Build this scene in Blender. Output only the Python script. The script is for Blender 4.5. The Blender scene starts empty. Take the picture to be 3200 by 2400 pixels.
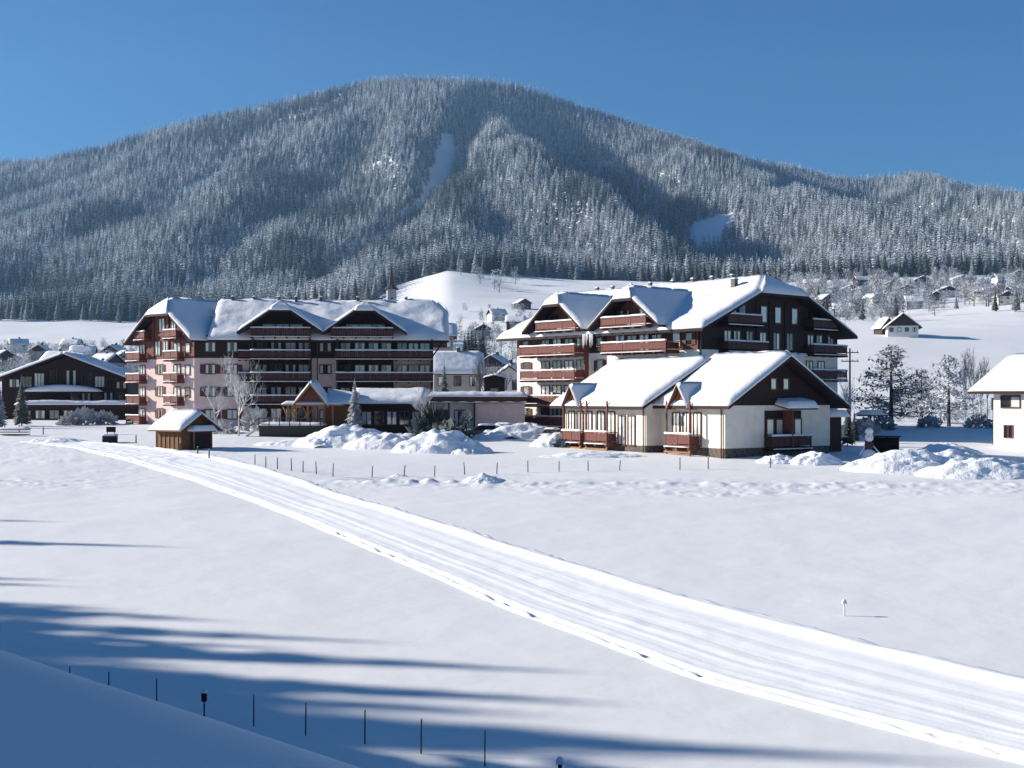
import bpy, math, random
import numpy as np
from mathutils import Matrix, Vector
S = bpy.context.scene
COL = S.collection
R = math.radians

# ------------------------------------------------------------ camera, sky, sun, exposure
CAMZ = 7.0
F = 3863.0          # focal length in pixels of the 3200 px wide photograph
HY = 1240.0         # row of the horizon
cd = bpy.data.cameras.new('camera'); cam = bpy.data.objects.new('camera', cd); COL.objects.link(cam)
cam.location = (0, 0, CAMZ); cam.rotation_euler = (R(90), 0, 0)
cd.sensor_width = 36; cd.lens = 36 * F / 3200; cd.shift_y = 40 / 3200
cd.clip_start = 0.5; cd.clip_end = 20000
S.camera = cam
SUN_E, SUN_B = 21.0, 10.0        # elevation; how far behind the left of the view the sun stands
w = bpy.data.worlds.new('World'); S.world = w; w.use_nodes = True
nt = w.node_tree; nt.nodes.clear()
sky = nt.nodes.new('ShaderNodeTexSky'); sky.sky_type = 'NISHITA'; sky.sun_disc = False
sky.sun_elevation = R(SUN_E); sky.sun_rotation = R(-90 + SUN_B)
sky.altitude = 1500; sky.air_density = 1.0; sky.dust_density = 0.15; sky.ozone_density = 5.0
hs = nt.nodes.new('ShaderNodeHueSaturation'); hs.inputs['Saturation'].default_value = 1.2
bg = nt.nodes.new('ShaderNodeBackground'); bg.inputs[1].default_value = 0.054
wo = nt.nodes.new('ShaderNodeOutputWorld')
nt.links.new(sky.outputs[0], hs.inputs['Color']); nt.links.new(hs.outputs[0], bg.inputs[0]); nt.links.new(bg.outputs[0], wo.inputs[0])
sl = bpy.data.lights.new('sun', 'SUN'); sl.energy = 5.0; sl.angle = R(0.8); sl.color = (1.0, 0.93, 0.83)
sun = bpy.data.objects.new('sun', sl); COL.objects.link(sun)
sv = Vector((-math.cos(R(SUN_E)) * math.cos(R(SUN_B)), math.cos(R(SUN_E)) * math.sin(R(SUN_B)), math.sin(R(SUN_E))))
sun.rotation_euler = (-sv).to_track_quat('-Z', 'Y').to_euler(); sun.location = (-60, 10, 60)
S.view_settings.view_transform = 'Standard'; S.view_settings.look = 'None'
S.view_settings.gamma = 1; S.view_settings.exposure = 0.95; S.view_settings.use_curve_mapping = False
S.render.engine = 'CYCLES'
S.cycles.volume_bounces = 0

# ------------------------------------------------------------ noise
def vnoise(x, y, seed=0):
    x = np.asarray(x, float); y = np.asarray(y, float)
    xi = np.floor(x).astype(np.int64); yi = np.floor(y).astype(np.int64)
    fx = x - xi; fy = y - yi; fx = fx*fx*(3-2*fx); fy = fy*fy*(3-2*fy)
    def h(a, b):
        n = (a*374761393 + b*668265263 + seed*974634777) & 0xffffffff
        n = ((n ^ (n >> 13)) * 1274126177) & 0xffffffff
        return ((n ^ (n >> 16)) & 0xffff) / 65535.0
    return (h(xi, yi)*(1-fx)+h(xi+1, yi)*fx)*(1-fy) + (h(xi, yi+1)*(1-fx)+h(xi+1, yi+1)*fx)*fy
def fbm(x, y, o=4, seed=0):
    s = 0; a = .5
    for i in range(o):
        s = s + a*(vnoise(x*2**i+i*17.3, y*2**i-i*9.1, seed+i)-.5)*2; a *= .5
    return s
rng = random.Random(5)

# ------------------------------------------------------------ terrain height
XS = np.array([-1600,-800,0,400,800,1200,1400,1600,2000,2400,2800,3200,4000,4800.])
YT = {
 200: [1313]*14,
 300: [1235,1235,1238,1238,1235,1230,1228,1222,1205,1192,1182,1185,1190,1190],
 450: [1150,1150,1150,1150,1150,1140,1135,1125,1090,1056,1046,1056,1060,1060],
 700: [1088,1088,1088,1088,1080,1062,1045,1030,1020,1004,990,952,945,940],
 800: [1075,1075,1075,1075,1065,1035,1010,1000,1000,990,982,948,940,935],
 1000:[1052,1052,1050,1048,1035,985,930,935,945,932,925,915,905,900],
 1300:[1020,1020,1014,1018,1010,905,845,872,880,885,866,863,860,860],
 1450:[1004,1004,1002,1008,990,900,848,858,878,880,860,856,855,855],
 1800:[930,930,920,915,900,830,800,790,800,810,800,795,800,800],
 2400:[790,770,730,700,650,600,590,600,650,700,710,720,740,760]}
RX = np.array([-1600,-800,0,130,300,450,600,750,900,1050,1150,1250,1380,1500,1600,1700,1850,2000,2150,2250,2400,2500,2600,2700,2800,2870,2950,3050,3130,3200,3600,4200,4800.])
RY = np.array([600,560,520,518,480,436,398,352,328,295,275,259,259,270,285,313,362,410,460,490,530,550,574,582,572,562,584,614,632,654,700,720,740.])
DK = sorted(YT)
def mtn(xs, t):
    # spurs and valleys of the mountain: (centre column at t=0,.25,.5,.75,1), width, height
    T = [0,.25,.5,.75,1]
    b = 0
    for pts, wd, A in (([2450,2200,1960,1760,1600], 165, -125), ([2150,1900,1660,1520,1440], 170, 75),
                       ([900,1120,1350,1460,1500], 75, -85), ([3000,2700,2420,2200,2150], 210, 70),
                       ([300,450,700,980,1150], 130, 16), ([500,650,900,1130,1300], 90, -20), ([-300,-100,150,420,600], 120, 16),
                       ([-100,80,350,650,800],80,-14), ([1400,1420,1330,1200,1260],90,30), ([3500,3200,2950,2750,2700],90,-50), ([3700,3450,3200,2950,2880],110,40)):
        xc = np.interp(t, T, pts)
        b = b + A*np.exp(-((xs-xc)/wd)**2)
    return b*np.clip(np.sin(np.pi*np.clip(t,0,1))*1.35, 0, 1)
def base_far(x, y):
    d = np.maximum(y, 1.0)
    xs = 1600 + F*x/d
    ys = [np.interp(xs, XS, YT[k]) for k in DK] + [np.interp(xs, RX, RY)]
    dk = DK + [3200]
    ld = np.log(d)
    out = np.zeros_like(d) + ys[0]
    for i in range(len(dk)-1):
        t = np.clip((ld-math.log(dk[i]))/(math.log(dk[i+1])-math.log(dk[i])), 0, 1)
        out = out + (ys[i+1]-ys[i])*t
    z = CAMZ - (out-HY)/F*np.minimum(d, 3200)
    t = (d-1450)/1750.
    z = z + mtn(xs, t)
    z = z - np.clip(d-3200, 0, None)*.35
    amp = np.clip((d-1300)/500, 0, 1)
    z = z + amp*(fbm(x/250, d/330, 4, 3)*44)*np.clip((3300-d)/500, .12, 1)
    z = z + amp*fbm(x/85, d/140, 2, 13)*9*np.clip((3400-d)/500, .2, 1)
    z = z + np.clip((d-850)/150, 0, 1)*np.clip((1420-d)/80, 0, 1)*np.clip((xs-1480)/200, 0, 1)*np.clip((2500-xs)/300, 0, 1)*(fbm(x/90, d/26, 3, 17)*5-1.5)
    z = z + np.clip((d-260)/300, 0, 1)*(1-amp)*fbm(x/60, d/70, 3, 9)*1.6
    return z
ZD = [-20,8,35,60,90,100,112,125,165,200]; ZZ = [-2.5,-2.5,-2.5,-1.45,-.25,.45,1.35,1.72,2.9,3.2]
def G(x, y):
    x = np.asarray(x, float); y = np.asarray(y, float)
    zn = np.interp(y, ZD, ZZ)
    # hollow of shade right of the hotel, gentle swell
    zn = zn + .18*fbm(x/19, y/13, 3, 1)*np.clip((y-30)/40, 0, 1) + .03*fbm(x/2.4, y/1.6, 3, 2)
    # trodden bands and ploughed strip in front of the hotels
    rough = np.exp(-((y-(96.5-.055*x))/3.2)**2)*np.clip((x+17)/5, 0, 1) + np.exp(-((y-(91+.02*x))/1.5)**2)*np.clip((x-0)/6, 0, 1)
    rough = rough + np.exp(-((y-97.5)/3.4)**2)*np.clip((-24-x)/6, 0, 1) + .7*np.clip((y-101)/5, 0, 1)*np.clip((150-y)/20, 0, 1)*np.clip((-22-x)/8, 0, 1)
    rough = rough*np.clip(.25+1.3*vnoise(x/7, y/2.5, 91), .1, 1.4)
    zn = zn + .65*rough*(.17*fbm(x/1.1, y/1.1, 3, 21) + .07*fbm(x/.35, y/.35, 2, 22))
    tr = np.exp(-((y-(98.6-.052*x))/.9)**2)*np.clip((x+14)/4, 0, 1)*np.clip((48-x)/10, 0, 1)
    zn = zn - .42*tr*(.6+.5*vnoise(x/2.5, y/2.5, 8)) + .28*np.exp(-((y-(96.6-.052*x))/.8)**2)*np.clip((x+14)/4, 0, 1)*(.4+.9*vnoise(x/.8, y/.8, 12))
    a = (x+6.6)*.923 - (y-16)*.385; s = (x+6.6)*.385 + (y-16)*.923
    bank = 3.45 - .173*np.clip(a, -22, 40) - .17*np.clip(s, -14, 60) - .07*np.clip(s, 0, 60)**2 + .05*fbm(x/5, y/3, 3, 5)
    k = .5
    zn = np.maximum(zn, bank) + k*np.exp(-np.abs(zn-bank)/k)*.35
    zf = base_far(x, y)
    t = np.clip((y-185)/40, 0, 1); t = t*t*(3-2*t)
    return zn*(1-t) + zf*t
def gz(x, y): return float(G(np.array([x]), np.array([y]))[0])
def ray(px, py):      # where the photograph's ray meets the near ground
    u = (px-1600)/F; v = (py-HY)/F
    d = np.linspace(12, 190, 6000)
    h = CAMZ - v*d - G(u*d, d)
    d = d[np.argmax((h <= 0) & (d > 22))] if np.any((h <= 0) & (d > 22)) else 150.
    return np.array([u*d, d])
def at(px, d): return ((px-1600)/F*d, d)
def zat(py, d): return CAMZ - (py-HY)/F*d

# ------------------------------------------------------------ materials
def mat(name, col, rough=.7, noise=None, bump=0, bscale=8, stretch=(1,1,1), spec=.3, coords='Object'):
    m = bpy.data.materials.new(name); m.use_nodes = True; n = m.node_tree; p = n.nodes['Principled BSDF']
    p.inputs['Base Color'].default_value = (*col, 1); p.inputs['Roughness'].default_value = rough
    p.inputs['Specular IOR Level'].default_value = spec
    if noise or bump:
        tc = n.nodes.new('ShaderNodeTexCoord'); mp = n.nodes.new('ShaderNodeMapping'); mp.inputs['Scale'].default_value = stretch
        n.links.new(tc.outputs[coords], mp.inputs[0])
        nz = n.nodes.new('ShaderNodeTexNoise'); nz.inputs['Scale'].default_value = bscale; nz.inputs['Detail'].default_value = 6
        n.links.new(mp.outputs[0], nz.inputs['Vector'])
        if noise:
            mx = n.nodes.new('ShaderNodeMix'); mx.data_type = 'RGBA'
            mr = n.nodes.new('ShaderNodeMapRange'); mr.inputs[1].default_value = .35; mr.inputs[2].default_value = .65
            n.links.new(nz.outputs[0], mr.inputs[0]); n.links.new(mr.outputs[0], mx.inputs['Factor'])
            mx.inputs['A'].default_value = (*col, 1); mx.inputs['B'].default_value = (*noise, 1)
            n.links.new(mx.outputs['Result'], p.inputs['Base Color'])
        if bump:
            b = n.nodes.new('ShaderNodeBump'); b.inputs['Strength'].default_value = 1; b.inputs['Distance'].default_value = bump
            n.links.new(nz.outputs[0], b.inputs['Height']); n.links.new(b.outputs[0], p.inputs['Normal'])
    return m
def wood(name, c1, c2, plank=.2, vertical=False):
    m = mat(name, c1, .75, c2, 0, 3.0, (1, 1, 6) if not vertical else (6, 6, 1)); n = m.node_tree; p = n.nodes['Principled BSDF']
    tc = n.nodes.new('ShaderNodeTexCoord'); sp = n.nodes.new('ShaderNodeSeparateXYZ'); n.links.new(tc.outputs['Object'], sp.inputs[0])
    a = n.nodes.new('ShaderNodeMath'); a.operation = 'MULTIPLY'; a.inputs[1].default_value = 1/plank
    if vertical:
        ad = n.nodes.new('ShaderNodeMath'); ad.operation = 'ADD'; n.links.new(sp.outputs['X'], ad.inputs[0]); n.links.new(sp.outputs['Y'], ad.inputs[1]); n.links.new(ad.outputs[0], a.inputs[0])
    else: n.links.new(sp.outputs['Z'], a.inputs[0])
    f = n.nodes.new('ShaderNodeMath'); f.operation = 'FRACT'; n.links.new(a.outputs[0], f.inputs[0])
    g = n.nodes.new('ShaderNodeMapRange'); g.inputs[1].default_value = 0; g.inputs[2].default_value = .15; n.links.new(f.outputs[0], g.inputs[0])
    b = n.nodes.new('ShaderNodeBump'); b.inputs['Distance'].default_value = .03; n.links.new(g.outputs[0], b.inputs['Height']); n.links.new(b.outputs[0], p.inputs['Normal'])
    return m
def snowmat(name, col, bumps=((.9, .05), (9, .012)), coords='Object'):
    m = bpy.data.materials.new(name); m.use_nodes = True; n = m.node_tree; p = n.nodes['Principled BSDF']
    p.inputs['Base Color'].default_value = (*col, 1); p.inputs['Roughness'].default_value = .62; p.inputs['Specular IOR Level'].default_value = .25
    tc = n.nodes.new('ShaderNodeTexCoord'); last = None
    for sc, ds in bumps:
        nz = n.nodes.new('ShaderNodeTexNoise'); nz.inputs['Scale'].default_value = sc; nz.inputs['Detail'].default_value = 5
        n.links.new(tc.outputs[coords], nz.inputs['Vector'])
        b = n.nodes.new('ShaderNodeBump'); b.inputs['Distance'].default_value = ds
        n.links.new(nz.outputs[0], b.inputs['Height'])
        if last: n.links.new(last.outputs[0], b.inputs['Normal'])
        last = b
    n.links.new(last.outputs[0], p.inputs['Normal'])
    return m
M = {}
M['snow'] = snowmat('field_snow', (.81, .81, .815), ((.16, .10), (2.2, .007)))
M['trail'] = snowmat('groomed_snow', (.95, .95, .95), ((.8, .015), (9, .006)))
M['roofsnow'] = snowmat('roof_snow', (.76, .77, .79), ((.8, .10), (5, .02)))
M['pile'] = snowmat('piled_snow', (.87, .88, .90), ((1.8, .12), (7, .05)))
M['dwood'] = wood('dark_brown_timber', (.018, .009, .008), (.032, .016, .013))
M['rwood'] = wood('red_brown_timber', (.13, .042, .030), (.19, .070, .050))
M['lwood'] = wood('light_larch_timber', (.34, .17, .065), (.24, .11, .045), vertical=True)
M['hut'] = wood('hut_timber', (.17, .085, .035), (.09, .045, .022), .25, True)
M['fascia'] = mat('painted_fascia', (.10, .035, .03), .6, (.06, .022, .02), 0, 2)
M['rail'] = mat('balcony_boards', (.165, .048, .038), .65, (.11, .032, .026), 0, 4, (4, 4, 1))
M['drail'] = mat('dark_balcony_boards', (.085, .032, .027), .65, (.05, .02, .018), 0, 4, (4, 4, 1))
M['pink'] = mat('pinkish_plaster', (.66, .51, .48), .9, (.58, .44, .41), .01, 1.3)
M['white'] = mat('white_plaster', (.74, .72, .67), .9, (.66, .65, .61), .01, 1.3)
M['bright'] = mat('fresh_white_plaster', (.82, .81, .78), .9, (.76, .75, .72), .006, 1.3)
M['cream'] = mat('cream_plaster', (.78, .72, .62), .9, (.70, .64, .55), .01, 1.3)
M['stone'] = mat('plinth_stone', (.14, .11, .09), .9, (.07, .055, .045), .05, 3)
M['frame'] = mat('window_frame', (.12, .045, .035), .6)
M['wframe'] = mat('white_window_frame', (.68, .66, .62), .6)
M['dark'] = mat('dark_interior', (.010, .009, .010), .9)
M['shutter'] = mat('shutter_red_brown', (.10, .032, .028), .7)
M['curtain'] = mat('curtain_cloth', (.80, .80, .76), .9)
M['metal'] = mat('grey_metal', (.07, .07, .075), .5)
M['post'] = mat('weathered_post', (.09, .07, .055), .9, (.05, .04, .03), 0, 8)
M['bark'] = mat('bark', (.055, .040, .030), .95, (.10, .08, .07), 0, 3, (1, 1, .3))
M['grey'] = mat('grey_house_wall', (.30, .29, .30), .9, (.25, .25, .26), 0, .4)
M['brownfar'] = mat('brown_house_wall', (.065, .045, .042), .9, (.045, .034, .032), 0, .4)
M['red'] = mat('dark_red_cloth', (.10, .035, .05), .8)
def glassmat():
    m = bpy.data.materials.new('window_glass'); m.use_nodes = True; n = m.node_tree; n.nodes.clear()
    o = n.nodes.new('ShaderNodeOutputMaterial'); t = n.nodes.new('ShaderNodeBsdfTransparent'); g = n.nodes.new('ShaderNodeBsdfGlossy')
    t.inputs[0].default_value = (.96, .98, .98, 1); g.inputs['Roughness'].default_value = .05
    x = n.nodes.new('ShaderNodeMixShader'); fr = n.nodes.new('ShaderNodeFresnel'); fr.inputs[0].default_value = 1.5
    x.inputs[0].default_value = .10; n.links.new(t.outputs[0], x.inputs[1]); n.links.new(g.outputs[0], x.inputs[2]); n.links.new(x.outputs[0], o.inputs[0])
    return m
M['glass'] = glassmat()
def needle(name, green, frost, amt):
    m = bpy.data.materials.new(name); m.use_nodes = True; n = m.node_tree; p = n.nodes['Principled BSDF']; p.inputs['Roughness'].default_value = .85
    p.inputs['Specular IOR Level'].default_value = .1
    g = n.nodes.new('ShaderNodeNewGeometry'); oi = n.nodes.new('ShaderNodeObjectInfo')
    tc = n.nodes.new('ShaderNodeTexCoord'); nz = n.nodes.new('ShaderNodeTexNoise'); nz.inputs['Scale'].default_value = .9; nz.inputs['Detail'].default_value = 3
    n.links.new(tc.outputs['Object'], nz.inputs['Vector'])
    mr = n.nodes.new('ShaderNodeMapRange'); mr.inputs[1].default_value = .3; mr.inputs[2].default_value = .7; mr.inputs[3].default_value = amt*.35; mr.inputs[4].default_value = amt*1.3
    n.links.new(nz.outputs[0], mr.inputs[0])
    pw = n.nodes.new('ShaderNodeMath'); pw.operation = 'POWER'; pw.inputs[1].default_value = 1.5; n.links.new(oi.outputs['Random'], pw.inputs[0])
    r = n.nodes.new('ShaderNodeMapRange'); r.inputs[3].default_value = .42; r.inputs[4].default_value = 2.3; n.links.new(pw.outputs[0], r.inputs[0])
    a = n.nodes.new('ShaderNodeMath'); a.operation = 'MULTIPLY'; n.links.new(mr.outputs[0], a.inputs[0]); n.links.new(r.outputs[0], a.inputs[1])
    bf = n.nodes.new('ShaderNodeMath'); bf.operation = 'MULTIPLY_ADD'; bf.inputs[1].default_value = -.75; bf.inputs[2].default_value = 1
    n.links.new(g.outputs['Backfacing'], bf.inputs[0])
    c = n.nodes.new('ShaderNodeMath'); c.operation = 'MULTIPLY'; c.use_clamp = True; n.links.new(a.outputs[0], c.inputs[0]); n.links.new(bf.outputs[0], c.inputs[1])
    mx = n.nodes.new('ShaderNodeMix'); mx.data_type = 'RGBA'; mx.inputs['A'].default_value = (*green, 1); mx.inputs['B'].default_value = (*frost, 1)
    n.links.new(c.outputs[0], mx.inputs['Factor']); n.links.new(mx.outputs['Result'], p.inputs['Base Color'])
    return m
M['forest'] = needle('frosted_forest_needles', (.028, .042, .042), (.84, .88, .92), 1.5)
M['darkforest'] = needle('less_frosted_forest_needles', (.022, .034, .034), (.66, .72, .78), .60)
M['needle'] = needle('snowy_needles', (.030, .045, .030), (.80, .83, .86), .78)
M['larch'] = needle('frosted_larch_twigs', (.07, .085, .10), (.72, .77, .82), 1.0)
M['needlelite'] = needle('dark_needles', (.022, .035, .026), (.75, .78, .82), .30)
M['frostbark'] = mat('frosted_twigs', (.72, .73, .75), .9, (.36, .35, .35), 0, 2.2)
M['paletrunk'] = mat('frosted_trunk', (.40, .39, .38), .9, (.20, .18, .17), 0, 2.2)
M['twig'] = mat('dark_frosted_twigs', (.075, .068, .07), .9, (.30, .31, .34), 0, 1.2)
M['frostfar'] = mat('pale_frosted_twigs', (.50, .53, .56), .9, (.28, .30, .32), 0, .6)

# ------------------------------------------------------------ mesh helpers
class MB:
    def __init__(s): s.v = []; s.f = []; s.m = []
    def add(s, vs, fs, m=0):
        k = len(s.v); s.v += [tuple(v) for v in vs]; s.f += [tuple(i+k for i in f) for f in fs]; s.m += [m]*len(fs); return s
    def box(s, x0, x1, y0, y1, z0, z1, m=0):
        return s.add([(x0,y0,z0),(x1,y0,z0),(x1,y1,z0),(x0,y1,z0),(x0,y0,z1),(x1,y0,z1),(x1,y1,z1),(x0,y1,z1)],
              [(0,3,2,1),(4,5,6,7),(0,1,5,4),(1,2,6,5),(2,3,7,6),(3,0,4,7)], m)
    def prism(s, pts, axis, a0, a1, m=0):   # outline pts in (h, z) pushed along axis 'x' or 'y'
        n = len(pts)
        def P(h, z, a): return (h, a, z) if axis == 'y' else (a, h, z)
        return s.add([P(h, z, a0) for h, z in pts]+[P(h, z, a1) for h, z in pts],
              [tuple(range(n)), tuple(range(2*n-1, n-1, -1))]+[(i, n+i, n+(i+1) % n, (i+1) % n) for i in range(n)], m)
    def bar(s, p, q, r, n=4, r2=None, m=0):
        p = Vector(p); q = Vector(q); d = (q-p)
        if d.length < 1e-6: return s
        d.normalize(); a = d.orthogonal().normalized(); b = d.cross(a); r2 = r if r2 is None else r2
        vs = [p+(a*math.cos(2*math.pi*i/n+.785)+b*math.sin(2*math.pi*i/n+.785))*r for i in range(n)]+[q+(a*math.cos(2*math.pi*i/n+.785)+b*math.sin(2*math.pi*i/n+.785))*r2 for i in range(n)]
        return s.add(vs, [(i, (i+1) % n, n+(i+1) % n, n+i) for i in range(n)]+[tuple(range(n-1, -1, -1)), tuple(range(n, 2*n))], m)
    def surf(s, fn, th, nu, nv, m=0):       # closed slab over fn(u,v), thickness th(u,v) upward
        U = nu+1; V = nv+1; top = []; bot = []
        for j in range(V):
            for i in range(U):
                p = fn(i/nu, j/nv); top.append((p[0], p[1], p[2]+th(i/nu, j/nv))); bot.append(p)
        n = U*V; fs = []
        for j in range(nv):
            for i in range(nu):
                a = j*U+i; fs.append((a, a+1, a+U+1, a+U)); fs.append((n+a, n+a+U, n+a+U+1, n+a+1))
        ed = [(i, i+1) for i in range(nu)]+[(j*U+nu, (j+1)*U+nu) for j in range(nv)]+[(nv*U+i+1, nv*U+i) for i in range(nu)]+[((j+1)*U, j*U) for j in range(nv)]
        fs += [(b, a, n+a, n+b) for a, b in ed]
        return s.add(top+bot, fs, m)
    def mesh(s, name, mats, smooth=False):
        me = bpy.data.meshes.new(name); me.from_pydata(s.v, [], s.f)
        for x in (mats if isinstance(mats, (list, tuple)) else [mats]): me.materials.append(M[x] if isinstance(x, str) else x)
        if len(me.materials) > 1: me.polygons.foreach_set('material_index', s.m)
        if smooth: me.shade_smooth()
        me.update(); return me
    def obj(s, name, mats, parent=None, fr=None, smooth=False):
        return link(name, s.mesh(name, mats, smooth), parent, fr)
def link(name, data, parent=None, fr=None):
    o = bpy.data.objects.new(name, data); COL.objects.link(o)
    if parent: o.parent = parent
    if fr is not None: o.matrix_local = fr
    return o
def tag(o, label, cat, group=None, kind=None):
    if label: o['label'] = label
    if cat: o['category'] = cat
    if group: o['group'] = group
    if kind: o['kind'] = kind
    return o
def thing(name, label, cat, loc, rz=0, group=None):
    o = bpy.data.objects.new(name, None); COL.objects.link(o); o.location = loc; o.rotation_euler = (0, 0, rz); o.empty_display_size = .5
    return tag(o, label, cat, group)
def fr(x=0, y=0, z=0, rz=0): return Matrix.Translation((x, y, z)) @ Matrix.Rotation(rz, 4, 'Z')
def copy_tree(o, parent=None):
    c = o.copy(); COL.objects.link(c)
    if parent: c.parent = parent
    for ch in list(o.children): copy_tree(ch, c)
    return c
ORD = ['first','second','third','fourth','fifth','sixth','seventh','eighth','ninth','tenth','eleventh','twelfth','thirteenth','fourteenth','fifteenth','sixteenth','seventeenth','eighteenth','nineteenth','twentieth']
def ordn(i):
    if i < 20: return ORD[i]
    t = ['twenty','thirty','forty','fifty','sixty','seventy','eighty','ninety'][(i+1)//10-2]; u = (i+1) % 10
    return t+'-'+ORD[u-1] if u else {'twenty':'twentieth','thirty':'thirtieth','forty':'fortieth','fifty':'fiftieth','sixty':'sixtieth','seventy':'seventieth','eighty':'eightieth','ninety':'ninetieth'}[t]

# ------------------------------------------------------------ ground
def grid_mesh(name, X, Y, Z, m, smooth=True):
    nr, nc = X.shape
    co = np.stack([X, Y, Z], -1).reshape(-1, 3).astype(np.float32)
    idx = np.arange(nr*nc).reshape(nr, nc)
    q = np.stack([idx[:-1, :-1], idx[:-1, 1:], idx[1:, 1:], idx[1:, :-1]], -1).reshape(-1, 4)
    me = bpy.data.meshes.new(name); me.vertices.add(len(co)); me.vertices.foreach_set('co', co.ravel())
    me.loops.add(q.size); me.loops.foreach_set('vertex_index', q.ravel().astype(np.int32))
    me.polygons.add(len(q)); me.polygons.foreach_set('loop_start', np.arange(0, q.size, 4, dtype=np.int32)); me.polygons.foreach_set('loop_total', np.full(len(q), 4, dtype=np.int32))
    me.update(calc_edges=True); me.validate()
    if smooth: me.shade_smooth()
    me.materials.append(m); return link(name, me)
def spread(n, a, b): return np.linspace(a, b, n)
d1 = np.concatenate([np.geomspace(9, 84, 230), np.linspace(84.2, 108, 150), np.geomspace(108.4, 210, 120)])
u1 = np.concatenate([np.linspace(-1.3, -.5, 26)[:-1], np.linspace(-.5, .5, 640), np.linspace(.5, 1.3, 26)[1:]])
U, D = np.meshgrid(u1, d1); X = U*D; Z = G(X, D)
o = grid_mesh('snow_field', X, D, Z, M['snow']); tag(o, None, None, kind='structure')
d2 = np.concatenate([np.geomspace(210, 1450, 150), np.linspace(1460, 4200, 160)])
u2 = np.linspace(-1.3, 1.3, 420)
U, D = np.meshgrid(u2, d2); X = U*D; Z = G(X, D)
o = grid_mesh('hills', X, D, Z, M['snow']); tag(o, None, None, kind='structure')
# the ground beside and behind the camera
yy = np.concatenate([np.linspace(-700, -20, 18), np.linspace(-15, 9, 14)]); xx = np.concatenate([np.linspace(-900, -42, 14), np.linspace(-40, 12, 30), np.linspace(14, 900, 14)])
X, D = np.meshgrid(xx, yy); Z = G(X, np.maximum(D, -5)) - .012*np.clip(-5-D, 0, 700)*0 - .02
o = grid_mesh('snow_slope', X, D, Z, M['snow']); tag(o, None, None, kind='structure')
for sgn in (-1, 1):    # beyond the fan to either side
    xs_, ys_ = [], []
    dd = np.concatenate([[8.9], np.geomspace(10, 4200, 60)]); off = np.concatenate([[0], np.geomspace(5, 2500, 14)])
    X = sgn*(1.3*dd[:, None]-.05 + off[None, :]); D = np.repeat(dd[:, None], len(off), 1)
    if sgn < 0: X = X[:, ::-1]; D = D[:, ::-1]
    o = grid_mesh('side_ground', X, D, G(sgn*np.minimum(np.abs(X), 1.35*np.maximum(D, 30)), D)-.03, M['snow']); tag(o, None, None, kind='structure')

# ------------------------------------------------------------ the groomed trail
def resample(P, n):
    P = np.array(P); s = np.r_[0, np.cumsum(np.linalg.norm(np.diff(P, axis=0), axis=1))]
    t = np.linspace(0, s[-1], n)
    P2 = np.stack([np.interp(t, s, P[:, 0]), np.interp(t, s, P[:, 1])], 1)
    return P2
Lp = [(60,1380),(215,1398),(330,1425),(608,1505),(810,1577),(1244,1758),(1591,1910),(2170,2127),(2893,2315),(3200,2395),(3700,2500)]
Rp = [(200,1372),(420,1396),(535,1410),(723,1440),(955,1505),(1244,1598),(1591,1707),(2170,1880),(2748,2026),(3200,2134),(3900,2300)]
Lw = resample([ray(*p) for p in Lp], 420); Rw = resample([ray(*p) for p in Rp], 420)
for A in (Lw, Rw):
    for _ in range(12): A[1:-1] = (A[:-2]+A[1:-1]*2+A[2:])/4
NV = 64; tv = np.linspace(0, 1, NV)
TX = Lw[:, None, 0]*(1-tv)+Rw[:, None, 0]*tv; TY = Lw[:, None, 1]*(1-tv)+Rw[:, None, 1]*tv
al = np.linspace(0, 1, 420)[:, None]*230
prof = .20*np.clip(tv/.03, 0, 1)
wob = .008*fbm(al/14, np.zeros_like(al), 3, 31)
tt = tv[None, :]+wob
hgt = .11*np.clip(tt/.03, 0, 1)*np.clip((1-tv)/.03, 0, 1)*np.ones_like(al)
for c, wd, dp in ((.055,.012,.16),(.10,.01,-.05),(.20,.012,.055),(.235,.012,.05),(.31,.009,.05),(.36,.02,-.035),(.44,.012,.06),(.475,.012,.05),(.55,.02,-.03),(.62,.01,.03),(.70,.03,-.02)):
    hgt = hgt - .48*dp*np.exp(-((tt-c)/wd)**2)*(.8+.4*vnoise(al/11, tt*8, 41))
hgt = hgt + .20*np.exp(-((tt-.90)/.06)**2)*(.75+.4*vnoise(al/4, tt*3, 44)) + .14*np.exp(-((tt-.965)/.02)**2)*vnoise(al/.8, tt*14, 47)
hgt = hgt + (.020*fbm(al/.45, tt*26, 3, 51)*np.clip(vnoise(al/9, tt*5, 58)*2-.5, .15, 1)) + .012*fbm(al/16, tt*34, 3, 56) + .02*fbm(al/2.2, tt*9, 2, 52)*np.exp(-((tt-.45)/.3)**2)
edge = np.exp(-((tt-.05)/.03)**2)
hgt = hgt - .15*edge*np.clip((vnoise(al/.8, tt*14, 61)-.5)*4, 0, 1)*np.clip((vnoise(al/7, tt*0, 62)-.3)*3, 0, 1)
hgt = hgt + .05*np.exp(-((tt-.025)/.02)**2)*vnoise(al/.6, tt*20, 66) + .03*np.exp(-((tt-.12)/.04)**2)*fbm(al/.5, tt*22, 2, 67)
hgt = hgt*np.clip(al/45, .15, 1)
hgt = hgt*np.clip(tv/.02, 0, 1)*np.clip((1-tv)/.02, 0, 1)
TZ = G(TX, TY) + hgt + .015 - .10*((tv < 1e-6) | (tv > 1-1e-6))
o = grid_mesh('ski_trail', TX, TY, TZ, M['trail']); tag(o, None, None, kind='structure')
me = o.data
if me.polygons[1000].normal.z < 0: me.flip_normals()

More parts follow.
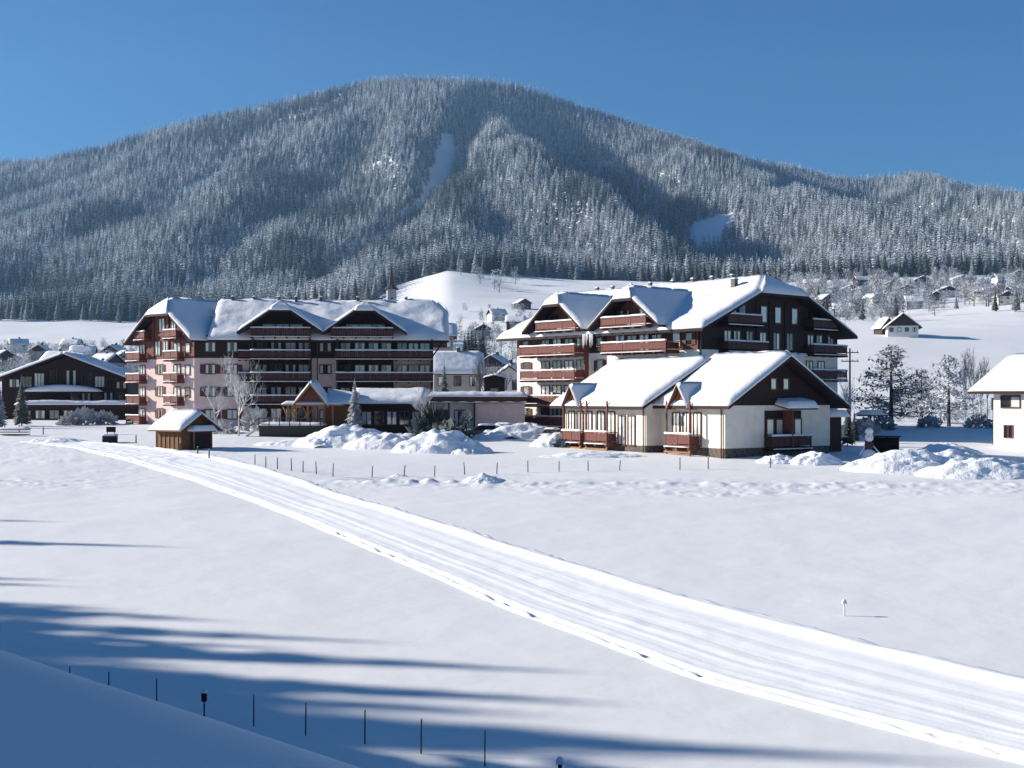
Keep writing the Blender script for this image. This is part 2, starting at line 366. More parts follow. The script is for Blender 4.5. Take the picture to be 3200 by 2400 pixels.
# ------------------------------------------------------------ generic building pieces
def rnd_edge(e, r): e = min(max(e, 0)/r, 1); return math.sqrt(max(0, 1-(1-e)**2))
def snow_th(t, Lu, Lv, open_=(1, 1, 1, 1), seed=0, lump=.25, r=None):   # open_: u0,u1,v0,v1 edges that are free
    r = r or t*1.1
    def th(u, v):
        k = 1
        if open_[0]: k *= rnd_edge(u*Lu, r)*.75+.25
        if open_[1]: k *= rnd_edge((1-u)*Lu, r)*.75+.25
        if open_[2]: k *= rnd_edge(v*Lv, r)*.75+.25
        if open_[3]: k *= rnd_edge((1-v)*Lv, r)*.75+.25
        n = float(fbm(np.array([u*Lu/2.6+seed*7.7]), np.array([v*Lv/2.6+seed*3.1]), 3, seed)[0])
        n2 = float(fbm(np.array([u*Lu/.8+seed]), np.array([v*Lv/.8]), 2, seed+3)[0])
        return t*k*(1+lump*n+.16*n2)
    return th
WM = {}
def window(root, f, w_, h_, style='frame', cur=0, shut=False, bars=1):
    """frame with dark room behind, glass pane, curtain and shutters as sub-parts; f: frame on the wall, -y outwards"""
    key = (round(w_, 2), round(h_, 2), style, cur, shut, bars)
    if key not in WM:
        b = MB(); t = .09
        b.box(-w_/2, w_/2, -.02, -.004, 0, h_, 1)
        for a, c, e, g in ((-w_/2-t, w_/2+t, -t, 0), (-w_/2-t, w_/2+t, h_, h_+t), (-w_/2-t, -w_/2, 0, h_), (w_/2, w_/2+t, 0, h_)): b.box(a, c, -.12, -.003, e, g, 0)
        for i in range(bars):
            x = -w_/2+w_*(i+1)/(bars+1); b.box(x-.04, x+.04, -.11, -.021, 0, h_, 0)
        fm = b.mesh('window', [style, 'dark'])
        pm = MB().box(-w_/2+.001, w_/2-.001, -.075, -.07, .001, h_-.001).mesh('pane', 'glass')
        cm = None
        if cur:
            c = MB(); nfold = 8
            spans = {1: ((-.48, .48),), 2: ((-.48, -.12), (.12, .48)), 3: ((0.02, .48),), 4: ((-.48, -.22), (.22, .48))}[cur]
            for a, bb in spans:
                pts = [(w_*(a+(bb-a)*i/nfold), -.035-.018*(i % 2)) for i in range(nfold+1)]
                c.add([(x, y, .06) for x, y in pts]+[(x, y, h_-.06) for x, y in pts], [(i, i+1, nfold+2+i, nfold+1+i) for i in range(nfold)])
            cm = c.mesh('curtain', 'curtain')
        sm = None
        if shut: sm = MB().box(-.02, w_*.48, -.05, .02, 0, h_).mesh('shutter', 'shutter')
        WM[key] = (fm, pm, cm, sm)
    fm, pm, cm, sm = WM[key]
    o = link('window', fm, root, f)
    link('pane', pm, o)
    if cm: link('curtain', cm, o)
    if sm:
        link('shutter', sm, o, fr(w_/2+.13, -.05, 0)); link('shutter', sm, o, fr(-w_/2-.13-w_*.46, -.05, 0))
    return o
def balcony(root, f, L, dep, npan, style='rail', snow=True, posts=0, hgt=1.0, side=True):
    b = MB().box(0, L, -dep, 0, -.22, 0)
    nj = max(2, int(L/1.6))
    for i in range(nj+1):
        x = .08+(L-.16)*i/nj; b.box(x-.08, x+.08, -dep-.12, -.001, -.42, -.222)
    o = link('balcony', b.mesh('balcony', 'dwood' if style == 'drail' else 'rwood'), root, f)
    pw = L/npan
    def panel(w2, nm='railing_panel'):
        p = MB(); n = max(3, int(w2/.22))
        for i in range(n):
            x0 = w2*i/n+.012; p.box(x0, w2*(i+1)/n-.012, -.03, .03, .1, hgt-.14)
        p.box(0, w2, .031, .07, .16, .24); p.box(0, w2, .031, .07, hgt-.30, hgt-.22)
        return p.mesh(nm, style)
    pm = panel(pw-.12)
    for i in range(npan): link('railing_panel', pm, o, fr(i*pw+.06, -dep+.04, 0))
    if side and dep > .4:
        ps = panel(dep-.1)
        link('railing_panel', ps, o, fr(.03, -.05, 0, R(-90))); link('railing_panel', ps, o, fr(L-.03, -dep+.05, 0, R(90)))
    h = MB().box(-.05, L+.05, -dep-.05, -dep+.12, hgt-.10, hgt)
    for i in range(npan+1):
        x = min(max(i*pw, .06), L-.06); h.box(x-.06, x+.06, -dep-.02, -dep+.1, 0, hgt-.101)
    if side: h.box(-.05, .06, -dep+.121, -.01, hgt-.10, hgt); h.box(L-.06, L+.05, -dep+.121, -.01, hgt-.10, hgt)
    h.obj('handrail', 'rwood' if style == 'rail' else 'drail', o)
    if snow:
        s = MB().surf(lambda u, v: (-.06+(L+.12)*u, -dep-.07+.2*v, hgt+.001), lambda u, v: .05+.13*rnd_edge(min(v, 1-v)*.3, .1)*(.7+.6*float(vnoise(np.array([u*L*1.1]), np.array([f[0][3]*3.]), 5)[0])), max(6, int(L*3)), 4)
        s.surf(lambda u, v: (-.02+(L+.04)*u, -dep-.14+.1*v, -.215), lambda u, v: .09, max(4, int(L)), 1)
        s.obj('snow', 'roofsnow', o, smooth=True)
    for i in range(posts):
        x = L*i/(posts-1) if posts > 1 else L/2
        MB().box(x-.09, x+.09, -dep+.0, -dep+.18, hgt+.001, 3.0-.43).obj('post', 'rwood', o)
    return o
def pitched(root, f, W, x_or, y0, y1, ze, zr, ovE, ovF, ovB, k0=1, sb0=0, k1=1, sb1=0, t=.55, deck=.28, mat_='dwood', seed=1, under=None, lump=.25, ext0=0.0):
    """ridge along local y at x=W/2+x_or; gable ends at y0 (front) and y1; k<1: clipped (jerkin-head) end. ze, zr: deck heights at wall line and ridge"""
    cx = x_or+W/2; sl_ = (zr-ze)/(W/2); hw = W/2+ovE; zE = ze-ovE*sl_
    r = root
    roof = MB(); snows = []
    ya, yb = y0-ovF, y1+ovB
    def side(sg):
        def fn(u, v):
            e0 = 0 if v <= k0 else sb0*(v-k0)/(1-k0+1e-9); e1 = 0 if v <= k1 else sb1*(v-k1)/(1-k1+1e-9)
            y = (ya+e0)*(1-u)+(yb-e1)*u
            x = cx+sg*hw*(1-v)
            return (x, y, zE+(zr-zE)*v) 
        return fn
    Ls = math.hypot(hw, zr-zE)
    for sg in (-1, 1):
        fn = side(sg)
        gn = (lambda fn: lambda u, v: fn(1-u, v))(fn) if sg < 0 else fn
        nvv = 10 if (k0 < 1 or k1 < 1) else 1
        roof.surf(gn, lambda u, v: deck, 1, nvv)
        o0 = (1, 1, 1, 0)
        fo = (lambda gn: lambda u, v: tuple(a+b for a, b in zip(gn(u, v), (0, 0, deck+.01))))(gn)
        s = MB().surf(fo, snow_th(t, yb-ya, Ls, o0, seed+(sg > 0), lump), max(8, int((yb-ya)*1.8 if t > .46 else yb-ya)), max(6, int(Ls*1.8)))
        snows.append(s)
    for k, sb, ye, dr in ((k0, sb0, ya, 1), (k1, sb1, yb, -1)):
        if k < 1:
            def fn(u, v, k=k, sb=sb, ye=ye, dr=dr):
                uu = u if dr > 0 else 1-u
                return (cx+(uu*2-1)*hw*(1-k)*(1-v), ye+dr*sb*v, zE+(zr-zE)*(k+(1-k)*v))
            roof.surf(fn, lambda u, v: deck, 1, 1)
            fo = lambda u, v, fn=fn: tuple(a+b for a, b in zip(fn(u, v), (0, 0, deck+.012)))
            snows.append(MB().surf(fo, snow_th(t, hw*2*(1-k), Ls*(1-k)+sb, (0, 0, 1, 0), seed+5, lump), 8, 6))
    ro = roof.obj('roof', mat_, r, f)
    for s in snows: s.obj('snow', 'roofsnow', ro, smooth=True)
    return ro
def gable_wall(x0, x1, y0, y1, z0, ze, zr, m=0, kf=0):
    c = (x0+x1)/2
    return MB().prism([(x0, z0), (x1, z0), (x1, ze), (c+kf*(x1-x0)/2, zr-(zr-ze)*kf), (c-kf*(x1-x0)/2, zr-(zr-ze)*kf), (x0, ze)] if kf else [(x0, z0), (x1, z0), (x1, ze), (c, zr), (x0, ze)], 'y', y0, y1, m)
def chimney(roof, root, f, w_=.5, h_=1.1, m_='metal'):
    b = MB().box(-w_/2, w_/2, -w_/2, w_/2, -1.0, h_).box(-w_/2-.07, w_/2+.07, -w_/2-.07, w_/2+.07, h_+.001, h_+.08)
    c = b.obj('chimney', m_, roof, f)
    MB().surf(lambda u, v: ((u-.5)*(w_+.15), (v-.5)*(w_+.15), h_+.082), snow_th(.22, w_+.15, w_+.15, r=.2), 5, 5).obj('snow_cap', 'roofsnow', c, smooth=True)

# ============================================================ LEFT HOTEL
TH = R(4)
C1 = Vector((-44.2, 172, 0))
LH = thing('hotel', 'left hotel, five storeys with two snowy cross gables and lit pink end wall', 'hotel', (C1.x, C1.y, 0), TH)
BZ = 2.2; FL = [3.0, 6.15, 9.3, 12.4, 15.5]
I = Matrix.Identity(4)
# main body
MB().box(0, 33.2, .0, 15, BZ, 12.4).obj('wall', 'pink', LH)
MB().box(0.01, 33.19, .01, 14.99, 12.401, 15.6).obj('timber_wall', 'dwood', LH)
EW = 7.5
# main roof: ridge along local x -> frame turned by 90 deg (local y of the roof runs along hotel x)
def roof_x(root, x0, x1, y0, depth, ze, zr, **kw):
    # turned frame: roof-local y -> building +x ; roof-local x -> building -y ... use rotation -90: (x,y)->(y,-x)
    f = fr(0, y0+depth, 0, R(-90))      # roof x 0..depth maps to building y (y0+depth)..y0 ; roof y maps to building x
    return pitched(root, f, depth, 0, x0, x1, ze, zr, **kw)
mr_ = roof_x(LH, 2.0, 33.2, 0, 15, 15.55, 20.3, ovE=1.5, ovF=0, ovB=2.2, t=.6, seed=3, lump=.6, k1=.72, sb1=1.6)
gw = gable_wall(0.02, 14.98, 27.5, 33.18, 15.601, 15.602, 20.0, kf=.2); gw.obj('timber_wall', 'dwood', LH, fr(0, 15, 0, R(-90)))
for px in (700, 770, 850, 905, 985, 1105, 1182, 1262):
    s = (px-607)/22.4; chimney(mr_, LH, Matrix.Rotation(R(90), 4, 'Z') @ Matrix.Translation((s, 0, 0)) if False else fr(7.5+rng.uniform(-.3, .3), s, 20.9), .35, .55)
# cross wings
def wing(root, xa, xb, ya, yb, zlo, ztimber, ze, zr, ovE, t=.5, plaster='pink', seed=9, bal=1.3, mat_='dwood', back=6.5, kf=.25, sb=1.0, ovF=2.1):
    MB().box(xa, xb, ya, yb-.001, zlo, ztimber-.001).obj('wall', plaster, root)
    gable_wall(xa, xb, ya+.01, yb-.001, ztimber, ze, zr-.05, kf=kf*.7).obj('timber_wall', mat_, root)
    return pitched(root, I, xb-xa, xa, ya, yb+back, ze, zr, ovE, ovF, 0, k0=1-kf, sb0=sb, t=t, seed=seed, lump=.3)
wing(LH, 8.2, 16.2, -.3, .5, BZ, 3.4, 16.9, 19.6, 1.9, seed=12, ovF=3.1)
wing(LH, 19.8, 27.6, -.3, .5, BZ, 3.4, 16.9, 19.6, 1.9, seed=15, ovF=3.1)
for x in (8.3, 16.1): MB().box(x-.12, x+.12, -2.5, -.31, BZ, 15.0).obj('side_wall', 'dwood', LH)
for x in (19.9, 33.0): MB().box(x-.12, x+.12, -2.5, -.31 if x < 30 else -.01, BZ, 15.0).obj('side_wall', 'dwood', LH)
# balconies of the wings
for z in (6.15, 9.3, 12.4, 15.5):
    balcony(LH, fr(8.1, -.31, z), 8.1, 2.3, 4, 'drail', snow=True)
for z in (6.15, 9.3, 12.4):
    balcony(LH, fr(19.7, -.31, z), 13.4, 2.3, 6, 'drail', snow=True)
balcony(LH, fr(19.0, -.31, 15.5), 8.6, 2.3, 4, 'drail', snow=True)
# loggia windows
cu = [3, 1, 2, 0, 4, 1, 2, 3, 0, 1]
kk = 0
for z in (3.2, 6.2, 9.35, 12.45):
    for x in (9.3, 11.3, 13.3, 15.1):
        window(LH, fr(x, -.302 if x < 27.6 else -.002, z+.05), 1.35, 2.1, 'frame', cu[kk % 10], bars=1); kk += 1
    for x in (20.9, 22.9, 24.8, 26.6, 28.8, 30.4, 32.0):
        window(LH, fr(x, -.302 if x < 27.6 else -.002, z+.05), 1.3, 2.05, 'frame', cu[(kk*3) % 10], bars=1); kk += 1
for x in (10.3, 12.2, 14.1): window(LH, fr(x, -.292, 15.6), 1.5, 1.45, 'wframe', 1 if x != 12.2 else 2, bars=1)
for x in (21.9, 23.7, 25.5): window(LH, fr(x, -.292, 15.6), 1.5, 1.45, 'wframe', 3 if x != 23.7 else 1, bars=1)
# pier windows between wings, and on the plain stretch left
for z in FL[:4]:
    window(LH, fr(18.1, -.002, z+.95), 1.5, 1.2, 'frame', 4, bars=1)
    for x in (2.2, 5.2): window(LH, fr(x, -.002, z+.9), 1.3, 1.3, 'frame', 4 if z > 6 else 1, shut=(z < 12), bars=1)
for z in (6.15, 9.3, 12.4): balcony(LH, fr(6.2, -.01, z), 1.85, 1.0, 1, 'drail')
MB().bar((17.0, -.15, BZ), (17.0, -.15, 15.1), .07, 6).obj('downpipe', 'metal', LH)
MB().bar((7.6, -.15, BZ), (7.6, -.15, 15.1), .07, 6).obj('downpipe', 'metal', LH)
MB().bar((33.1, -.12, 12.7), (34.6, -.4, 14.9), .1, 4).obj('strut', 'dwood', LH)
# end wing with the clipped gable, turned to the sun
Rw_ = Matrix.Rotation(R(-44), 4, 'Z')
C2l = Matrix.Rotation(-TH, 4, 'Z') @ Vector((-13.5*math.cos(R(40)), 13.5*math.sin(R(40)), 0))
FE = Matrix.Translation(C2l) @ Rw_
MB().box(0, 13.45, 0, 11, BZ, 12.399).obj('wall', 'pink', LH, FE)
gable_wall(0.01, 13.44, .01, 11, 12.4, 15.4, 20.2, kf=.28).obj('timber_wall', 'rwood', LH, FE)
pitched(LH, FE, 13.45, 0, 0, 11, 15.6, 20.4, 1.5, 1.6, .2, k0=.66, sb0=2.0, t=.55, seed=21, lump=.3)
for z in (6.15, 9.3, 12.4):
    balcony(LH, FE @ fr(-1.3, -.01, z), 3.4, 1.3, 2, 'rail'); 
    balcony(LH, FE @ fr(7.9, -.01, z), 3.3, 1.2, 2, 'rail')
balcony(LH, FE @ fr(-1.3, -.01, 3.3), 3.4, 1.3, 2, 'rail')
balcony(LH, FE @ fr(.6, -.01, 15.4), 2.6, 1.2, 2, 'rail'); balcony(LH, FE @ fr(7.9, -.01, 15.4), 3.0, 1.2, 2, 'rail')
for z in FL[:3]: window(LH, FE @ fr(5.4, -.002, z+.95), 1.1, 1.35, 'frame', 4, shut=True, bars=1)
for z in FL[:4]:
    window(LH, FE @ fr(9.5, -.002, z+.1), 1.5, 2.1, 'frame', 2, bars=1); window(LH, FE @ fr(1.0, -.002, z+.1), 1.2, 2.1, 'frame', 1, bars=1)
    window(LH, FE @ fr(12.0, -.002, z+.8), 1.0, 1.3, 'frame', 1 if z > 8 else 0, bars=0)
window(LH, FE @ fr(4.8, .008, 13.0), 1.2, 1.9, 'frame', 2); window(LH, FE @ fr(6.7, .008, 13.0), 1.2, 1.9, 'frame', 2)
window(LH, FE @ fr(5.8, .008, 16.4), 1.3, 1.8, 'frame', 2); window(LH, FE @ fr(8.6, .008, 16.0), 1.0, 1.7, 'frame', 1)
for x in (3.9, 7.5): MB().box(x-.12, x+.12, -.2, -.001, 12.5, 18.4).obj('timber_post', 'rwood', LH, FE)

# ============================================================ RIGHT HOTEL
PH = R(-49.5); K = (21.2, 140)
RH = thing('hotel', 'right hotel with huge dark timber gable and red balconies, snow roof', 'hotel', (*K, 0), PH)
LL = 31.6; WW = 26.6
MB().box(-LL, 0, 0, WW, 1.0, 12.4).obj('wall', 'white', RH)
MB().box(-LL+.01, -.01, .01, WW-.01, 12.401, 15.0).obj('timber_wall', 'dwood', RH)
gable_wall(.01, WW-.01, -6, -.012, 15.001, 15.002, 20.9, kf=.2).obj('timber_wall', 'dwood', RH, fr(0, WW, 0, R(-90)))
rr = roof_x(RH, -LL, 0, 0, WW, 15.05, 20.9, ovE=1.6, ovF=2.4, ovB=1.9, t=.6, seed=31, lump=.28, k1=.69, sb1=3.0, deck=.3)
for s in (30, 27, 23.5, 20, 16, 12.6, 9.4, 6.2): chimney(rr, RH, fr(13.3, -s, 21.4), .36, .6)
chimney(rr, RH, fr(16.5, -3.2, 20.6), .6, .5)
wing(RH, -26.6, -17.6, -.3, .5, 1.5, 12.4, 15.9, 19.5, 1.1, plaster='white', seed=35, mat_='rwood', back=9, kf=.27, sb=1.1, ovF=2.3)
wing(RH, -14.4, -5.0, -.3, .5, 1.5, 12.4, 15.9, 19.5, 1.2, plaster='white', seed=38, mat_='rwood', back=9, kf=.27, sb=1.1, ovF=2.3)
balcony(RH, fr(-25.2, -.31, 15.45), 7.4, 2.1, 3, 'rail'); balcony(RH, fr(-13.4, -.31, 15.45), 7.4, 2.1, 3, 'rail')
for z in (3.5, 6.1, 9.3, 12.4): balcony(RH, fr(-28.0, -.31, z), 10.2, 2.3, 3, 'rail')
balcony(RH, fr(-13.1, -.31, 12.4), 10.4, 2.3, 3, 'rail'); balcony(RH, fr(-11.9, -.31, 9.3), 9.4, 2.3, 3, 'rail')
MB().box(-31.5, -26.62, -.1, -.001, 12.39, 14.9).obj('timber_wall', 'rwood', RH); MB().box(-4.98, -.1, -.1, -.001, 12.39, 14.9).obj('timber_wall', 'rwood', RH)
for x in (-17.72,): MB().box(x-.1, x+.1, -1.0, -.31, 9.3, 15.2).obj('side_wall', 'rwood', RH)
kk = 0
for z in (3.3, 6.2, 9.35, 12.45):
    for x in (-25.6, -23.4, -21.2, -19.0): window(RH, fr(x, -.302, z+.05), 1.45, 2.15, 'frame', (0, 2, 0, 0, 1, 0, 4)[kk % 7], bars=1); kk += 1
    window(RH, fr(-29.7, -.102 if z > 12 else -.002, z+.8), 1.0, 1.35, 'frame', 0, shut=True, bars=0)
    for x in (-12.2, -10.2, -8.2, -6.2): window(RH, fr(x, -.302, z+.05), 1.45, 2.15, 'frame', (2, 0, 1, 4, 0)[kk % 5], bars=1); kk += 1
    window(RH, fr(-15.9, -.002, z+.8), .95, 1.35, 'frame', 0, shut=(z < 12), bars=0)
    window(RH, fr(-3.3, -.102 if z > 12 else -.002, z+.3), 1.1, 1.9, 'frame', 1, bars=0); window(RH, fr(-1.4, -.102 if z > 12 else -.002, z+.5), .9, 1.5, 'frame', 0, shut=True, bars=0)
for x in (-23.8, -20.6): window(RH, fr(x, -.292, 15.6), 1.5, 1.8, 'frame', 0)
for x in (-11.4, -8.2): window(RH, fr(x, -.292, 15.6), 1.5, 1.8, 'frame', 4)
for i in range(9):
    b = MB().bar((0, 0, 0), (0, 0, -rng.uniform(.8, 1.9)), .10, 5, .012); b.obj('icicle', 'roofsnow', RH, fr(-17.2+i*.22, -1.75+rng.uniform(-.1, .1), 14.7))
# gable side (faces local +x)
def GF(w_, z): return fr(.002, w_, z, R(90))
def GT(w_, z): return fr(-.008, w_, z, R(90))
for z in (12.4, 15.5): balcony(RH, fr(.01, 3.4, z, R(90)), 7.3 if z < 13 else 6.2, 1.4, 3, 'drail')
for z in (9.3, 12.4, 15.5): balcony(RH, fr(.01, 19.6, z, R(90)), 7.0 if z < 13 else 4.8, 1.4, 3, 'drail')
for w_, c in ((4.9, 1), (6.6, 4), (8.9, 0), (11.4, 1), (14.0, 3), (16.6, 0), (20.8, 2), (22.6, 3), (25.0, 0)): window(RH, GT(w_, 12.7), 1.15, 1.95, 'frame', c, bars=1)
for w_, c in ((7.6, 0), (5.9, 4), (11.6, 1), (14.3, 1), (17.6, 1), (20.6, 0)): window(RH, GT(w_, 15.9), 1.1, 1.9, 'frame', c, bars=0)
for w_, c in ((4.0, 1), (7.2, 0), (11, 2), (15, 1), (20.6, 4), (23.0, 1)): window(RH, GF(w_, 9.5), 1.2, 1.9, 'frame', c, bars=1)
for w_ in (12.7, 10.3, 15.7): MB().box(-.007, .10, w_-.1, w_+.1, 12.6, 18.5).obj('timber_post', 'dwood', RH)
MB().bar((.14, .12, 1.5), (.14, .12, 14.6), .08, 6).obj('downpipe', 'metal', RH)
for i in range(5):
    MB().surf(lambda u, v: (.02+.5*v, 9.6+i*2.1+1.7*u, 12.02), snow_th(.45, 1.7, .5, r=.35), 8, 5).obj('snow_ledge', 'roofsnow', RH, smooth=True)
# arches of the ground floor terrace
for i in range(3):
    b = MB()
    for j in range(9):
        a0 = math.pi*j/8; 
        if j < 8:
            a1 = math.pi*(j+1)/8; xc = -26.2+i*3.4
            b.add([(xc+1.5*math.cos(a0), -2.75, 1.8+1.1*math.sin(a0)), (xc+1.5*math.cos(a1), -2.75, 1.8+1.1*math.sin(a1)), (xc+1.5*math.cos(a1), -2.75, 3.05), (xc+1.5*math.cos(a0), -2.75, 3.05),
                   (xc+1.5*math.cos(a0), -2.45, 1.8+1.1*math.sin(a0)), (xc+1.5*math.cos(a1), -2.45, 1.8+1.1*math.sin(a1)), (xc+1.5*math.cos(a1), -2.45, 3.05), (xc+1.5*math.cos(a0), -2.45, 3.05)], [(0,3,2,1),(4,5,6,7),(0,1,5,4)])
    b.obj('arch', 'white', RH)
for x in (-27.9, -24.5, -21.1, -17.9): MB().box(x-.2, x+.2, -2.8, -2.4, 1.5, 3.0).obj('pillar', 'white', RH)

# ============================================================ ANNEX
PA = R(-57); A0 = (19.3, 112)
AN = thing('restaurant_annex', 'low white annex with snowy double roof and small red balconies on posts', 'building', (*A0, 0), PA)
az = 1.0; aE = 6.35; aR = 10.3
MB().box(-22.5, -9.0, -1.8, 12.6, az+1.3, aE).obj('wall', 'cream', AN); MB().box(-8.999, 0, 0, 13.6, az+1.3, aE).obj('wall', 'cream', AN)
MB().box(-22.46, -9.02, -1.76, 12.5, az-.8, az+1.299).obj('plinth', 'stone', AN); MB().box(-9.0, -.03, .03, 13.5, az-.8, az+1.299).obj('plinth', 'stone', AN)
roof_x(AN, -22.5, -9.0, -1.8, 14.4, aE+.02, aR, ovE=1.1, ovF=1.2, ovB=.8, t=.5, seed=51, lump=.14)
gable_wall(.0, 14.4, -10, -9.03, aE, aE+.001, aR-.1).obj('timber_wall', 'dwood', AN, fr(0, 12.6, 0, R(-90)))
roof_x(AN, -9.0, 0, 0, 13.6, aE+.12, aR+.2, ovE=1.0, ovF=.3, ovB=1.6, t=.55, seed=57, lump=.2)
gable_wall(-.2, 13.8, -3, .02, aE-.15, aE-.149, aR+.05).obj('timber_wall', 'dwood', AN, fr(0, 13.6, 0, R(-90)))
# little dormer gables over the eaves
def dormer(x, y, z, big=1.0, m_='rwood'):
    f = fr(x, y, z)
    d = gable_wall(-1.05*big, 1.05*big, 0, 3.0, -.3, 0, 1.55*big).obj('dormer', m_, AN, f)
    b = MB().bar((-.75, -.06, .02), (0, -.06, 1.3), .06).bar((.75, -.06, .02), (0, -.06, 1.3), .06).bar((-.9, -.06, .02), (.9, -.06, .02), .07)
    b.obj('dormer_frame', 'lwood', d)
    for sg in (-1, 1):
        fn = (lambda u, v, sg=sg: (sg*1.5*big*(1-v), (-.55+4.2*(u if sg > 0 else 1-u)), -.55*big+2.25*big*v))
        MB().surf(fn, lambda u, v: .12, 1, 1).obj('dormer_roof', 'rwood', d)
        fo = (lambda u, v, fn=fn: tuple(a+b for a, b in zip(fn(u, v), (0, 0, .13))))
        MB().surf(fo, snow_th(.28, 4.2, 2.4, (0 if sg < 0 else 1, 1 if sg < 0 else 0, 1, 0), 3, .1, .25), 8, 6).obj('snow', 'roofsnow', d, smooth=True)
dormer(-5.2, -.75, 6.35); dormer(-19.9, -2.55, 6.35)
# tall window groups
def bay(xc, yw, n, wv, z0=2.45, hh=3.0):
    for i in range(n):
        window(AN, fr(xc+(i-(n-1)/2)*(wv+.55), yw-.002, z0), wv, hh, 'rail' if i % 2 else 'frame', 1, bars=1)
bay(-19.7, -1.8, 3, .95); bay(-15.3, -1.8, 2, 1.1); bay(-12.0, -1.8, 2, 1.0, 2.3, 2.8); bay(-5.2, 0, 3, .95)
for x, y, L in ((-21.2, -1.82, 3.2), (-17.2, -1.82, 3.6), (-6.9, -.02, 3.5)):
    bl = balcony(AN, fr(x, y, 2.5), L, 1.25, 2, 'rail')
    for xx_ in (.1, L-.1):
        MB().box(xx_-.08, xx_+.08, -1.22, -1.06, -2.4, -.43).obj('post', 'lwood', bl); MB().box(xx_-.07, xx_+.07, -1.2, -1.06, 1.001, 4.1).obj('post', 'rwood', bl)
    MB().box(-.1, L+.1, -1.3, -1.2, -.75, -.6).obj('beam', 'lwood', bl)
for x, y in ((-.35, -.14), (-22.3, -1.94), (-9.3, -1.94)): MB().bar((x, y, 1.2), (x, y, 6.0), .07, 6).obj('downpipe', 'frame', AN)
# gable side: loggia, canopy, attic windows
gx = .002
def AG(w_, z): return fr(gx, w_, z, R(90))
MB().box(.003, .10, 4.9, 9.6, az+1.4, 5.7).obj('loggia_wall', 'dwood', AN)
for w_, c in ((5.5, 1), (6.7, 1), (8.1, 1), (9.1, 1)): window(AN, fr(.102, w_, 3.2, R(90)), .82, 1.7, 'frame', c, bars=0)
balcony(AN, fr(.11, 4.8, 2.35, R(90)), 5.0, 1.1, 3, 'drail')
MB().box(.11, 1.3, 7.2, 7.35, 2.36, 5.75).obj('post', 'rwood', AN)
cn = MB().surf(lambda u, v: (.10+1.7*v, 6.2+3.9*u, 6.15-.35*v), lambda u, v: .12, 1, 1).obj('canopy', 'dwood', AN)
MB().surf(lambda u, v: (.12+1.75*v, 6.1+4.1*u, 6.28-.35*v), snow_th(.62, 4.1, 1.8, (1, 1, 0, 1), 4, .1, .4), 12, 8).obj('snow', 'roofsnow', cn, smooth=True)
for w_ in (6.0, 7.6): window(AN, fr(.022, w_, 7.7, R(90)), .65, 1.0, 'frame', 1, bars=0)
# side porch right of the annex
pf = fr(-1.5, 13.6, 0)
MB().box(-1.5, .6, 0, 2.6, az, 5.0).obj('porch_wall', 'dwood', AN, pf)
MB().surf(lambda u, v: (-2+3.2*u, .02+3.2*v, 5.02), snow_th(.7, 3.2, 3.2, (1, 1, 0, 1), 6, .1, .5), 10, 10).obj('snow', 'roofsnow', AN, pf, smooth=True)

# ============================================================ LOBBY, PORCH, CONNECTING WING
def box_b(name, label, px0, px1, d, z0, z1, dep, mat_, rz=0):
    x0 = at(px0, d)[0]; x1 = at(px1, d)[0]
    t = thing(name, label, 'building', (x0, d, 0), rz); return t, (x1-x0)
LB, Lw2 = box_b('lobby', 'low brown lobby with thick snow roof behind the snow piles', 1105, 1322, 152, 0, 0, 0, 'dwood')
MB().box(0, Lw2, 0, 7, 1.8, 6.0).obj('wall', 'dwood', LB)
r0 = MB().surf(lambda u, v: (-.6+(Lw2+1.0)*u, -.9+5.5*v, 5.95+1.5*v), lambda u, v: .2, 1, 1).surf(lambda u, v: (-.6+(Lw2+1.0)*u, 4.601+4*v, 7.45-1.2*v), lambda u, v: .2, 1, 1).obj('roof', 'dwood', LB)
MB().surf(lambda u, v: (-.65+(Lw2+1.1)*u, -.98+9.5*v, 6.16+1.5*min(v*9.5/5.5, 1)-.3*max(0, v*9.5-5.5)), snow_th(.55, Lw2+1.1, 9.5, (1, 1, 1, 1), 8, .3, .5), 20, 16).obj('snow', 'roofsnow', r0, smooth=True)
for i in range(5): window(LB, fr(1.6+i*1.55, -.002, 3.6), 1.1, 1.6, 'frame', (1, 0, 2, 0, 1)[i], bars=1)
EP = thing('entrance_porch', 'light timber entrance porch with small snowy gable, beside the brown lobby', 'porch', (*at(885, 148), 0))
def ex(px): return (px-885)/F*148
for i, px in enumerate((900, 925, 962, 988, 1012, 1040)):
    MB().box(ex(px)-.11, ex(px)+.11, -.11, .11, 2.4, 5.9).obj('post', 'lwood', EP)
for px in (900, 925, 962):
    MB().bar((ex(px)-.02, 0, 4.6), (ex(px)+.6, 0, 5.8), .07).bar((ex(px)-.02, 0, 4.6), (ex(px)-.6, 0, 5.8), .07).obj('brace', 'lwood', EP)
MB().box(ex(962), ex(1130), .5, .6, 2.4, 3.9).box(ex(1012), ex(1120), 1.0, 3.5, 2.4, 5.9).obj('wall', 'hut', EP)
rp = MB().box(ex(885), ex(1075), -1, 3.6, 5.901, 6.1).obj('roof', 'lwood', EP)
MB().surf(lambda u, v: (ex(883)+(ex(1078)-ex(883))*u, -1.05+4.7*v, 6.11), snow_th(.38, 7, 4.7, (1, 1, 1, 1), 2, .2, .35), 16, 8).obj('snow', 'roofsnow', rp, smooth=True)
gable_wall(ex(938), ex(1010), -.7, 4, 6.5, 6.5, 8.1).obj('gable', 'rwood', EP)
pitched(EP, I, ex(1012)-ex(936), ex(936), -.7, 4.5, 6.5, 8.3, .7, .6, .3, t=.42, seed=44, mat_='lwood')
